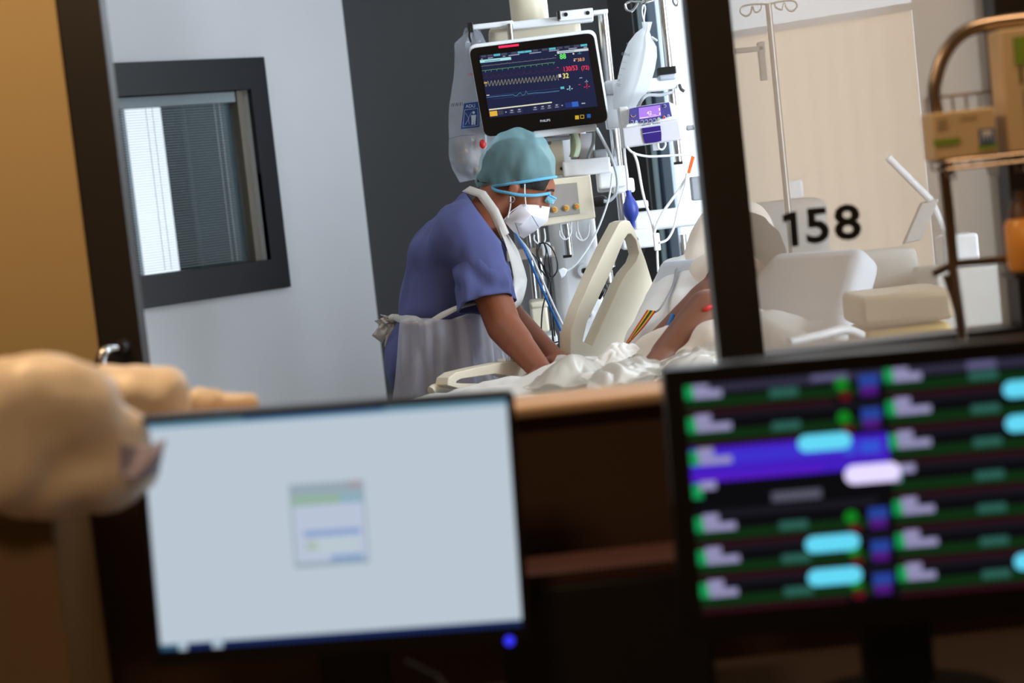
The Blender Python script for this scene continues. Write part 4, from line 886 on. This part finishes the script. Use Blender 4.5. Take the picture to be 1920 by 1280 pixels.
for pts in ([(1012, 455), (1006, 470), (1012, 500), (1024, 518), (1035, 520), (1045, 505), (1042, 480), (1030, 460), (1015, 453)],
            [(1010, 458), (1020, 456), (1026, 470), (1030, 495), (1032, 520), (1032, 580), (1036, 620), (1040, 655)],
            [(1014, 456), (1008, 475), (1018, 500), (1028, 530), (1018, 575), (1015, 610), (1015, 648)],
            [(996, 474), (1010, 488), (1024, 505), (1034, 525), (1030, 570), (1034, 600), (1038, 668)],
            [(1018, 452), (1024, 470), (1022, 500), (1032, 530), (1036, 575), (1040, 630)]):
    MB().tube([P(x, y, 5.82+.02*random.random()) for x, y in pts], .0022, ck, n=6).build('cable', cbn)
tag(MB().tube([P(1010, 640+8, 5.8), P(1030, 645, 5.78), P(1048, 640, 5.78)], .0022, ck, n=6).build('black_cable'), 'short black cable crossing the white drawer unit', 'cable')
tag(MB().tube([P(1208, 466, 5.95), P(1203, 480, 5.95), P(1196, 500, 5.95)], .003, ck, n=6).build('black_cable'), 'short black cable hanging under the box with the round symbol', 'cable')

# ------------------------------------------------------------------ things behind the hazy glass
pale = mat('pale_upholstery', (196, 196, 192), .7)
iv2 = thing('infusion_pole', 'second infusion pole with double hooks behind the hazy glass', 'infusion pole', (P(1450, 200, 6.0).x, 6.0, 0))
dk = mat('pole_grey', (150, 146, 140), .4, .6)
pz = P(1440, 8, 6.0)
xx = (P(1440, 10, 6.0).x+P(1460, 200, 6.0).x)/2
MB().tube([(xx, 6.0, .05), (xx, 6.0, pz.z)], .010, dk, n=12, sub=1).build('pole', iv2)
m_ = MB()
for s in (-1, 1):
    c_ = Vector((xx, 6.0, pz.z))
    m_.tube([c_, c_+Vector((.04*s, 0, .004)), c_+Vector((.075*s, 0, .002)), c_+Vector((.085*s, 0, -.014)), c_+Vector((.07*s, 0, -.028)), c_+Vector((.055*s, 0, -.02)), c_+Vector((.048*s, 0, -.002)), c_+Vector((.04*s, 0, -.02)), c_+Vector((.022*s, 0, -.012)), c_+Vector((.02*s, 0, 0))], .003, dk, n=8)
m_.build('hooks', iv2)
m_ = MB(); eb(m_, 1378, 88, 1432, 98, 6.0, .02, dk); eb(m_, 1424, 78, 1438, 150, 6.0, .03, dk); m_.build('side_bracket', iv2, bevel=.003)
m_ = MB()
for kx in range(5):
    a_ = kx*2*math.pi/5; m_.tube([(xx, 6.0, .06), (xx+.22*math.cos(a_), 6.0+.22*math.sin(a_), .03)], .012, dk, n=8, sub=1)
m_.build('floor_base', iv2)
vt = thing('ventilator', 'tall grey breathing machine behind the hazy glass left of the number', 'medical machine', (P(1480, 500, 6.25).x+.05, 6.25, 0))
gv = mat('machine_grey', (168, 168, 166), .5)
zt_ = P(1480, 375, 6.25).z
m_ = MB(); xc = P(1485, 500, 6.25).x; m_.box((xc, 6.3, zt_-.12), (.24, .22, .24), gv); m_.build('upper_unit', vt, bevel=.03)
m_ = MB(); m_.box((xc, 6.3, (zt_-.24+.1)/2+.0), (.20, .22, zt_-.34), gv); m_.build('body', vt, bevel=.02)
m_ = MB(); m_.box((xc, 6.3, .06), (.36, .36, .08), gv); m_.build('base', vt, bevel=.02)
m_ = MB(); m_.box((xc+.03, 6.27, zt_+.03), (.06, .05, .06), white); m_.build('filter', vt, bevel=.01)
ch = thing('armchair', 'pale grey padded chair behind the hazy glass right of the number', 'armchair', (P(1680, 520, 5.6).x, 5.7, 0))
xa = P(1672, 520, 5.6).x; za = P(1672, 470, 5.6).z; zb_ = P(1672, 545, 5.6).z
b = MB(); b.box((xa, 5.75, (za+zb_)/2), (.20, .14, za-zb_), pale); blob(b, 'backrest', pale, ch, voxel=.012, smooth=10)
b = MB(); b.box((xa, 5.6, zb_-.06), (.30, .30, .12), pale); blob(b, 'seat', pale, ch, voxel=.014, smooth=10)
for i in (-1, 1):
    for j in (-1, 1): MB().box((xa+.12*i, 5.6+.12*j, (zb_-.1)/2), (.03, .03, zb_-.1), greyp).build('leg', ch)
yb_ = thing('waste_bin', 'yellow waste container at the bottom of the hazy glass', 'bin', (P(1700, 600, 4.4).x, 4.45, 0))
yl = mat('bin_yellow', (206, 178, 92), .5); xb = P(1700, 600, 4.4).x; zt3 = P(1700, 560, 4.4).z
MB().box((xb, 4.5, (zt3-.06)/2), (.20, .22, zt3-.06), yl).build('container', yb_, bevel=.02)
plabel(MB().box((xb, 4.5, zt3-.02), (.21, .23, .07), mat('bin_lid_beige', (190, 172, 140), .5)).build('lid', yb_, bevel=.015), 'beige lid')
la = thing('examination_lamp', 'slanted white lamp arm behind the hazy glass near the steel stand', 'lamp', P(1750, 400, 6.0))
MB().tube([P(1665, 295, 6.0), P(1745, 375, 6.0)], .012, white, n=12, sub=1).build('upper_arm', la)
m_ = MB(); m_.prism([P(1728, 380, 6.0), P(1762, 372, 6.0), P(1728, 450, 6.0), P(1694, 458, 6.0)], (0, .03, 0), gv); m_.build('lamp_plate', la, bevel=.005)
MB().tube([P(1745, 375, 6.02), P(1770, 430, 6.02), P(1775, 480, 6.02), (P(1775, 480, 6.02).x, 6.02, 0.02)], .012, white, n=12, sub=1).build('stand', la)
cab = thing('bedside_cabinet', 'pale bedside cabinet behind the hazy glass between the stand and the black edge', 'cabinet', (P(1840, 600, 5.35).x, 5.5, 0))
xk = P(1835, 500, 5.35).x; zk = P(1835, 500, 5.35).z
MB().box((xk, 5.5, zk/2), (.24, .3, zk), pale).build('body', cab, bevel=.01)
m_ = MB(); m_.box((xk-.03, 5.45, zk+.045), (.10, .10, .09), white); tag(m_.build('tissue_box', None, bevel=.01), 'white box standing on the pale cabinet behind the hazy glass', 'box')
tag(MB().tube([P(1480, 642, 4.2), P(1540, 628, 4.25), P(1585, 618, 4.3), P(1615, 628, 4.35)], .010, white, n=12).build('handrail'), 'bright white curved rail at the lower edge of the hazy glass', 'rail')
b = MB(); b.ell(P(1455, 640, 4.6), (.09, .12, .07), linen); b.cap(P(1440, 640, 4.6), P(1490, 680, 4.5), .06, .07, linen)
tag(blob(b, 'folded_sheet', linen, None, voxel=.012, smooth=6, noisy=(.012, 10)), 'white bundled sheet at the lower left corner of the hazy glass', 'sheet')

# ------------------------------------------------------------------ steel stand with cartons in front of the glass
YC = 3.30
cs = thing('supply_stand', 'arched steel stand with wire basket in front of the numbered glass', 'stand', P(1800, 640, YC))
xq = (P(1758, 200, YC).x+P(1798, 600, YC).x)/2
zc = P(1760, 130, YC).z
arch = [(xq, YC, P(1790, 600, YC).z-.5), (xq, YC, P(1760, 160, YC).z)]
px_ = [(1753, 190), (1757, 140), (1775, 95), (1805, 62), (1850, 46), (1925, 36), (2010, 28)]
MB().tube([(P(1778, 330, YC).x, YC, P(1778, 330, YC).z)]+[P(x, y, YC) for x, y in px_]+[P(2058, 40, YC), P(2086, 80, YC), P(2092, 130, YC), (P(2092, 130, YC).x, YC, 1.2), (P(2092, 130, YC).x, YC, .02)], .0115, warmsteel, n=16).build('arched_tube', cs)
m_ = MB(); m_.tube([P(1768, 310, YC), P(1778, 400, YC), P(1787, 500, YC)], .0115, warmsteel, n=4, sub=1); m_.build('upright', cs)
m_ = MB(); m_.tube([P(1786, 500, YC), P(1795, 560, YC), P(1803, 620, YC), P(1812, 700, YC), (P(1812, 700, YC).x, YC, .02)], .0085, warmsteel, n=12, sub=1); m_.tube([P(1772, 515, YC), P(1790, 570, YC), P(1803, 618, YC)], .005, warmsteel, n=10, sub=1); m_.build('lower_legs', cs)
m_ = MB(); m_.tube([P(1748, 514, YC), P(1788, 494, YC), P(1888, 485, YC), (P(2092, 130, YC).x, YC, P(1990, 476, YC).z)], .0065, warmsteel, n=10, sub=1); m_.build('cross_bar', cs)
m_ = MB(); wm = .0025
zs0 = P(1755, 318, YC).z; xs0 = P(1752, 318, YC).x; xs1 = P(2092, 130, YC).x
for z_ in (zs0, zs0+.012, P(1760, 182, YC).z):
    m_.tube([(xs0, YC-.09, z_), (xs1, YC-.09, z_)], wm, warmsteel, n=6, sub=1) if z_ < zs0+.1 else None
    m_.tube([(xs0, YC+.02, z_), (xs1, YC+.02, z_)], wm, warmsteel, n=6, sub=1)
    m_.tube([(xs0, YC-.09, z_), (xs0, YC+.02, z_)], wm, warmsteel, n=6, sub=1) if z_ < zs0+.1 else None
nx = 15
for i in range(nx):
    xw = xs0+(xs1-xs0)*i/(nx-1)
    m_.tube([(xw, YC-.09, zs0), (xw, YC+.02, zs0), (xw, YC+.02, P(1760, 182, YC).z)], wm*.8, warmsteel, n=6, sub=1)
for i in (0, 3, 5):
    xw = xs0+(xs1-xs0)*i/(nx-1); m_.tube([(xw, YC-.09, zs0), (xw, YC-.09, zs0-.014), (xw+.014, YC-.09, zs0-.016), (xw+.014, YC-.09, zs0-.006)], wm*.8, warmsteel, n=6, sub=1)
m_.build('wire_basket', cs)
card = mat('carton_cream', (214, 190, 152), .7, var=.04, scale=12)
grn = mat('label_green', (126, 158, 50), .6); blu = mat('pictogram_blue', (36, 92, 160), .6)
def carton(name, lab, X0, X1, Z0, Z1, y0, y1, marks):
    t = thing(name, lab, 'carton', ((X0+X1)/2, (y0+y1)/2, Z0))
    m_ = MB(); m_.box(((X0+X1)/2, (y0+y1)/2, (Z0+Z1)/2), (X1-X0, y1-y0, Z1-Z0), card); m_.build('box', t, bevel=.003)
    for nm, a0, b0, a1, b1, mm in marks:
        q = MB(); e = y0-.0012
        q.add([(X0+(X1-X0)*a0, e, Z0+(Z1-Z0)*b0), (X0+(X1-X0)*a1, e, Z0+(Z1-Z0)*b0), (X0+(X1-X0)*a1, e, Z0+(Z1-Z0)*b1), (X0+(X1-X0)*a0, e, Z0+(Z1-Z0)*b1)], [(0, 1, 2, 3)], mm)
        if nm == 'hand_pictogram':
            cx_, cz_ = X0+(X1-X0)*(a0+a1)/2, Z0+(Z1-Z0)*(b0+b1)/2
            q.add([(cx_-.010, e-.001, cz_-.008), (cx_+.010, e-.001, cz_-.008), (cx_+.008, e-.001, cz_+.010), (cx_-.008, e-.001, cz_+.010)], [(0, 1, 2, 3)], white)
            for kx in (-1, 0, 1): q.add([(cx_+kx*.006-.002, e-.0015, cz_-.008), (cx_+kx*.006+.002, e-.0015, cz_-.008), (cx_+kx*.006+.002, e-.0015, cz_+.002), (cx_+kx*.006-.002, e-.0015, cz_+.002)], [(0, 1, 2, 3)], blu)
            q.add([(cx_-.016, e-.001, cz_-.020), (cx_+.016, e-.001, cz_-.020), (cx_+.016, e-.001, cz_-.013), (cx_-.016, e-.001, cz_-.013)], [(0, 1, 2, 3)], grn)
        q.build(nm, t, smooth=False)
Z0c = zs0+.016; Z1c = Z0c+88*mpp(YC-.08)
xa0 = P(1749, 255, YC-.085).x; xa1 = P(1868, 245, YC-.085).x
carton('glove_carton', 'small cream carton with green stripe and blue square in the wire basket', xa0, xa1, Z0c, Z1c, YC-.085, YC-.01,
       [('printed_square', .10, .66, .24, .86, mat('print_brown', (168, 146, 118), .7)), ('green_stripe', .0, .30, .42, .44, grn), ('hand_pictogram', .72, .22, .97, .56, blu), ('faint_line', .45, .82, .72, .88, mat('print_faint', (196, 172, 136), .7))])
xt0 = P(1885, 180, YC-.085).x
carton('tall_carton', 'tall cream carton with a green label at the right edge', xt0, xt0+.14, Z0c, P(1885, 55, YC-.085).z, YC-.085, YC-.0,
       [('green_label', .14, .70, .30, .93, grn), ('dark_print', .18, .55, .22, .70, mat('print_dark_green', (104, 104, 50), .7)), ('brown_print', .2, .15, .26, .5, mat('print_brown', (168, 146, 118), .7))])
bo = thing('hand_gel_bottle', 'amber gel bottle with brown cap at the right edge before the black frame', 'bottle', P(1925, 505, YC-.05))
bx = P(1928, 505, YC-.05)
MB().lathe(bx, (0, 0, 1), [(.0, 0), (.030, 0), (.033, .01), (.033, .075), (.026, .085), (0, .085)], mat('gel_amber', (232, 160, 72), .3), 28).build('bottle_body', bo)
MB().lathe(bx+Vector((0, 0, .085)), (0, 0, 1), [(.026, 0), (.022, .02), (.012, .035), (.012, .045), (0, .045)], mat('cap_brown', (96, 62, 40), .4), 24).build('cap', bo)
m_ = MB(); m_.box(bx+Vector((.03, .0, -.006)), (.13, .09, .008), black); m_.build('bracket_shelf', cs, bevel=.001)

# ------------------------------------------------------------------ counter, bundle, desk, monitors
wood = mat('counter_wood_edge', (206, 176, 144), .5, var=.06, scale=8)
brn = mat('counter_panel_brown', (86, 62, 48), .55, var=.1, scale=6)
brn2 = mat('counter_panel_light', (138, 114, 84), .55, var=.1, scale=6)
zc_ = 1.125
ct = thing('reception_counter', 'raised counter with pale wooden top and dark brown front behind the desk screens', 'counter', (0, 2.95, 0))
MB().box((.1, 2.875, zc_-.009), (4.4, .15, .018), wood).build('counter_top', ct, bevel=.006)
MB().box((.1, 2.89, (zc_-.018)/2), (4.36, .10, zc_-.018), brn).build('front_panel', ct)
wing = thing('counter_wing', 'brown end panel of the counter at the lower left under the plastic bundle', 'counter', (-1.2, 2.55, 0))
xw1 = (P(92, 960, 2.5).x+P(130, 1270, 2.5).x)/2
MB().box((xw1-.6, 2.62, .54), (1.2, .22, 1.08), brn2).build('side_panel', wing)
MB().box((xw1-.6, 2.62, 1.09), (1.22, .24, .02), brn2).build('wing_top', wing, bevel=.004)
dsk = thing('desk', 'dark desk standing below the screens', 'desk', (0, 2.2, 0))
MB().box((.1, 2.3, .725), (3.0, .95, .03), mat('desk_dark', (50, 38, 32), .5)).build('desk_top', dsk, bevel=.004)
for x_ in (-1.2, 1.4): MB().box((x_, 2.3, .355), (.05, .8, .71), black).build('leg_panel', dsk)
# plastic-wrapped bundle
bg1 = mat('bundle_plastic', (240, 226, 206), .4, film=.15, alpha=1, var=.06, scale=9, bump=.3)
Yb = 2.50
b = MB()
for (x0_, y0_, x1_, y1_, r0, r1) in ((20, 800, 130, 790, .085, .075), (60, 750, 150, 745, .045, .04), (120, 860, 200, 870, .075, .058), (200, 820, 215, 900, .055, .04), (0, 880, 60, 880, .04, .04), (-60, 820, 20, 830, .09, .09), (140, 905, 200, 915, .042, .04)):
    b.cap(P(x0_, y0_, Yb), P(x1_, y1_, Yb-.01), r0, r1, bg1)
bo1 = blob(b, 'plastic_bundle', bg1, None, voxel=.009, smooth=7, noisy=(.02, 9)); tag(bo1, 'large crumpled plastic-wrapped bundle at the left of the counter', 'plastic bag')
b = MB()
b.cap(P(215, 745, 2.86), P(290, 738, 2.86), .05, .045, bg1); b.cap(P(255, 715, 2.86), P(300, 735, 2.86), .036, .036, bg1); b.cap(P(225, 790, 2.86), P(320, 775, 2.86), .05, .03, bg1)
tag(blob(b, 'plastic_bundle', bg1, None, voxel=.009, smooth=6, noisy=(.014, 11)), 'rounded plastic bundle on the counter just left of the bright screen', 'plastic bag')
b = MB(); b.cap(P(375, 755, 2.95), P(410, 750, 2.95), .02, .016, bg1); b.cap(P(410, 752, 2.95), P(470, 752, 2.95), .014, .012, bg1)
tag(blob(b, 'plastic_wrapper', bg1, None, voxel=.006, smooth=3, noisy=(.008, 25)), 'small crumpled wrapper on the counter above the bright screen', 'wrapper')
fl = MB(); film2 = mat('bundle_corner_film', (176, 168, 186), .4, film=.3, alpha=.72, var=.05)
fl.grid(lambda i, j: P(225+i*86-14*j*i, 830+j*62-i*8+10*math.sin(i*3), 2.42+.02*math.sin(i*4+j*3)), 14, 10, film2); fl.build('loose_corner', bo1, solid=.0015)

def desk_monitor(name, label, ctr, wpx, hpx, ang, Y, bez, content, zdesk=.74):
    a = P(ctr[0], ctr[1], Y); t = thing(name, label, 'computer monitor', (a.x, Y+.05, zdesk))
    al = math.radians(ang)-ROLL; R = Matrix.Rotation(-al, 3, 'Y'); k_ = mpp(Y)
    def L(u, v, e=0): return a+R@Vector((u*k_, -e, -v*k_))    # u right, v down in frame pixels from the centre
    W2, H2 = wpx/2, hpx/2; b0, b1, b2, b3 = bez           # left, top, right, bottom
    h_ = MB(); h_.box(a+Vector((0, .025, 0)), (wpx*k_, .045, hpx*k_), black, R=R); h_.build('housing', t, bevel=.006)
    fr_ = MB(); x0_, x1_, y0_, y1_ = -W2+b0, W2-b2, -H2+b1, H2-b3
    for (u0, v0, u1, v1) in ((-W2, -H2, W2, y0_), (-W2, y1_, W2, H2), (-W2, y0_, x0_, y1_), (x1_, y0_, W2, y1_)):
        fr_.box(L((u0+u1)/2, (v0+v1)/2, .002), ((u1-u0)*k_, .010, (v1-v0)*k_), black, R=R)
    fr_.build('bezel', t)
    sc = MB(); content(sc, L, x0_, y0_, x1_, y1_, t); sc.build('screen', t, smooth=False)
    s_ = MB(); s_.box((a.x, Y+.07, (a.z+zdesk)/2), (.09, .03, a.z-zdesk), black); s_.build('stand_neck', t, bevel=.004)
    s_ = MB(); s_.lathe((a.x, Y+.04, zdesk), (0, 0, 1), [(.0, 0), (.13, 0), (.13, .008), (.03, .018), (0, .018)], black); s_.build('stand_base', t)
    return t
def rect(sc, L, u0, v0, u1, v1, m, e=.001): sc.add([L(u0, v0, e), L(u1, v0, e), L(u1, v1, e), L(u0, v1, e)], [(0, 1, 2, 3)], m)
def pill(sc, L, u0, v0, u1, v1, m, e):
    r = (v1-v0)/2; pts = []
    for i in range(9): a_ = math.pi/2+math.pi*i/8; pts.append((u0+r+r*math.cos(a_), (v0+v1)/2-r*math.sin(a_)))
    for i in range(9): a_ = -math.pi/2+math.pi*i/8; pts.append((u1-r+r*math.cos(a_), (v0+v1)/2-r*math.sin(a_)))
    sc.add([L(x, y, e) for x, y in pts], [tuple(range(len(pts)))], m)
def scr_left(sc, L, x0_, y0_, x1_, y1_, t):
    rect(sc, L, x0_, y0_, x1_, y1_, emi('desktop_pale', (186, 199, 210)), .0005)
    rect(sc, L, x0_, y0_, x1_, y0_+11, emi('title_teal', (110, 150, 172)))
    rect(sc, L, x0_+190, y0_, x1_-230, y0_+5, emi('title_blue', (60, 90, 140)), .0015)
    rect(sc, L, x0_, y1_-13, x1_, y1_, emi('taskbar', (24, 40, 84))); rect(sc, L, x0_, y1_-13, x0_+34, y1_-4, emi('task_teal', (60, 100, 120)), .0015)
    rect(sc, L, x0_+34, y1_-15, x0_+50, y1_, emi('task_light', (170, 190, 205)), .0015); rect(sc, L, x0_+98, y1_-20, x0_+118, y1_, emi('task_light', (170, 190, 205)), .0015)
    dx, dy = -79, -91                                         # dialog window
    rect(sc, L, dx, dy, dx+142, dy+160, emi('dialog_edge', (150, 166, 178)), .0012)
    rect(sc, L, dx+5, dy+42, dx+138, dy+150, emi('dialog_body', (184, 194, 214)), .0016)
    rect(sc, L, dx+5, dy+22, dx+95, dy+42, emi('dialog_green', (146, 176, 158)), .0018); rect(sc, L, dx+95, dy+22, dx+138, dy+42, emi('dialog_teal', (140, 172, 186)), .0018)
    rect(sc, L, dx+22, dy+90, dx+130, dy+102, emi('dialog_blue', (136, 160, 202)), .0018); rect(sc, L, dx+30, dy+108, dx+120, dy+132, emi('dialog_field', (184, 200, 206)), .0018)
    rect(sc, L, dx+24, dy+110, dx+46, dy+128, emi('dialog_icon', (168, 186, 178)), .002); rect(sc, L, dx+70, dy+140, dx+132, dy+152, emi('dialog_buttons', (132, 160, 196)), .002)
    rect(sc, L, dx+112, dy+2, dx+138, dy+12, emi('dialog_close', (164, 150, 160)), .002)
    q = MB(); q.lathe(L(x1_-26, y1_+24, .009), (0, 1, 0), [(0, 0), (.006, 0), (.006, .004)], emi('power_blue', (50, 50, 225), 1.6)); q.build('power_light', t)
desk_monitor('desk_monitor', 'desk screen showing a pale blue desktop with a small dialog window', (626, 992), 716, 474, 4.0, 2.5, (13, 12, 15, 26), scr_left)
def scr_right(sc, L, x0_, y0_, x1_, y1_, t):
    rect(sc, L, x0_, y0_, x1_, y1_, emi('central_black', (10, 10, 14)), .0005)
    rect(sc, L, x0_, y0_, x1_, y0_+16, emi('header_grey', (48, 46, 66)))
    gA, gB, rd = emi('row_green', (14, 46, 18)), emi('cell_green', (20, 150, 82)), emi('row_red', (44, 14, 22))
    nm, tl, gd, bl_, vi = emi('name_grey', (150, 146, 186)), emi('teal_label', (44, 92, 82)), emi('dot_green', (18, 125, 30)), emi('cell_blue', (38, 66, 150)), emi('cell_violet', (76, 24, 120))
    slate = emi('row_slate', (26, 25, 34)); cy_ = emi('pill_cyan', (96, 208, 236), 1.1)
    for col in range(2):
        ux = x0_+col*378
        for r_ in range(7):
            v = y0_+6+63.5*r_
            if col == 0 and r_ == 2:
                rect(sc, L, ux, v-12, ux+378, v+54, emi('row_purple', (66, 30, 190)), .0012); rect(sc, L, ux+8, v-2, ux+340, v+22, emi('row_indigo', (62, 48, 205)), .0015)
                rect(sc, L, ux, v+40, ux+250, v+52, emi('row_magenta', (84, 26, 190)), .0015)
                rect(sc, L, ux+292, v+4, ux+314, v+24, emi('cell_blue2', (50, 84, 210)), .0018); rect(sc, L, ux+324, v, ux+362, v+24, emi('cell_blue2', (50, 84, 210)), .0018)
            elif col == 0 and r_ == 3:
                rect(sc, L, ux+150, v+20, ux+244, v+38, emi('note_grey', (84, 84, 100)), .0015); rect(sc, L, ux+12, v+46, ux+350, v+60, slate, .001)
            else:
                rect(sc, L, ux+2, v+20, ux+(330 if col == 0 else 372), v+38, gA); rect(sc, L, ux+2, v+42, ux+(280 if col == 0 else 372), v+52, rd); rect(sc, L, ux+10, v+54, ux+372, v+62, slate)
                rect(sc, L, ux+160, v+14, ux+214, v+30, tl, .0015)
                if col == 0:
                    pill(sc, L, ux+284, v+4, ux+310, v+28, gd, .0016); rect(sc, L, ux+330, v+2, ux+368, v+24, bl_, .0016); rect(sc, L, ux+332, v+24, ux+364, v+42, vi, .0016)
                    pill(sc, L, ux+290, v+32, ux+314, v+48, emi('dot_red', (86, 16, 24)), .0016)
            rect(sc, L, ux, v-8, ux+20, v+20, gB, .0018); rect(sc, L, ux+16, v-12, ux+46, v+4, nm, .002)
            if not (col == 0 and r_ == 3): rect(sc, L, ux+18, v+6, ux+(70, 84, 80, 0, 78, 80, 72)[r_], v+20, nm, .002)
    y_ = y0_+6
    pill(sc, L, x0_+206, y_+107, x0_+308, y_+139, cy_, .0022); pill(sc, L, x0_+206, y_+301, x0_+310, y_+333, cy_, .0022); pill(sc, L, x0_+206, y_+365, x0_+310, y_+397, cy_, .0022)
    pill(sc, L, x0_+290, y_+172, x0_+396, y_+208, emi('pill_white', (226, 214, 255), 1.1), .0024)
    for v_ in (38, 103, 368): pill(sc, L, x0_+600, y_+v_, x0_+700, y_+v_+32, cy_, .0022)
    rect(sc, L, x0_+240, y0_-2, x0_+310, y0_+12, emi('header_text', (96, 92, 130)), .0015); rect(sc, L, x0_+535, y0_-2, x0_+590, y0_+14, emi('header_text', (96, 92, 130)), .0015)
cx_ = 1238+.996*415+.076*255; cyy = 693-.085*415+255
desk_monitor('desk_monitor', 'desk screen showing dark rows of coloured readings with cyan markers', (cx_, cyy), 830, 520, 4.9, 2.42, (38, 34, 30, 46), scr_right)
# clutter between the screens
tag(MB().box(P(1120, 1060, 2.66)+Vector((0, 0, 0)), (.26, .12, .02), mat('folder_red', (62, 30, 28), .6)).build('folder', None, bevel=.003), 'dark red folder on the shelf between the two desk screens', 'folder')
st_ = MB(); p_ = P(1120, 1060, 2.66); st_.box((p_.x, 2.66, (p_.z-.01+.74)/2), (.28, .12, p_.z-.01-.74), mat('box_dark', (20, 18, 18), .5)); tag(st_.build('desk_organiser', None, bevel=.004), 'black desk organiser between the two desk screens', 'organiser')
tag(MB().tube([P(760, 1240, 2.62), P(800, 1262, 2.6), P(830, 1285, 2.58), (P(840, 1290, 2.58).x, 2.5, .745)], .005, black, n=8).build('screen_cable'), 'black cable hanging under the bright desk screen', 'cable')
# corridor shell behind the viewer
struct(MB().box((0, -1.2, 1.39), (9, .1, 2.78), wally).build('wall_behind', smooth=False))
struct(MB().box((-4.45, 4.5, 1.39), (.1, 11.5, 2.78), wally).build('wall_far_left', smooth=False))
struct(MB().box((4.45, 4.5, 1.39), (.1, 11.5, 2.78), wally).build('wall_far_right', smooth=False))
# sub-parts: marks, rings and trims belong to the part that carries them
def kids(o): return [c for c in bpy.data.objects if c.parent == o]
SUB = {'cap_hem': 'surgical_cap', 'mask_seam_print': 'face_mask', 'mask_print': 'face_mask', 'mask_seam': 'face_mask', 'mask_strap': 'face_mask', 'goggle_strap': 'goggles', 'goggle_frame': 'goggles', 'apron_knot': 'apron_waist_tie',
       'brand_lettering': 'bezel', 'touch_buttons': 'bezel', 'alarm_lamp': 'bezel', 'blue_label': 'film', 'printed_marks': 'film', 'barcode': 'film', 'printed_line': 'film', 'volume_marks': 'film',
       'button': 'control_panel', 'display': 'control_panel', 'arc_mark': 'control_panel', 'indicator_row': 'lower_housing', 'pump_door': 'lower_housing', 'power_light': 'bezel', 'rod_tip': 'hanging_rod',
       'pole_tip': 'pole', 'green_stripe': 'box', 'hand_pictogram': 'box', 'printed_square': 'box', 'faint_line': 'box', 'green_label': 'box', 'dark_print': 'box', 'brown_print': 'box',
       'round_symbol': 'lower_box', 'grip_ribs': 'side_rail', 'clamp_screw': 'rail_clamp'}
for o in list(bpy.data.objects):
    if o.parent and o.parent.parent is None:
        b_ = o.name.split('.')[0]
        if b_ in SUB:
            for k_ in kids(o.parent):
                if k_.name.split('.')[0] == SUB[b_]: o.parent = k_; break
GR = {'infusion_tube': 'white infusion tubes below the purple pump', 'pillow': 'pillows on the raised bed head', 'desk_monitor': 'screens on the desk', 'plastic_sheet': 'plastic sheets on the bed',
      'plastic_bundle': 'plastic bundles at the counter', 'monitor_cable': 'grey cables below the large monitor', 'breathing_hose': 'thin hoses behind the face mask', 'infusion_pole': 'infusion poles'}
for o in bpy.data.objects:
    if o.parent is None and o.name.split('.')[0] in GR: o['group'] = GR[o.name.split('.')[0]]
bpy.context.view_layer.update()
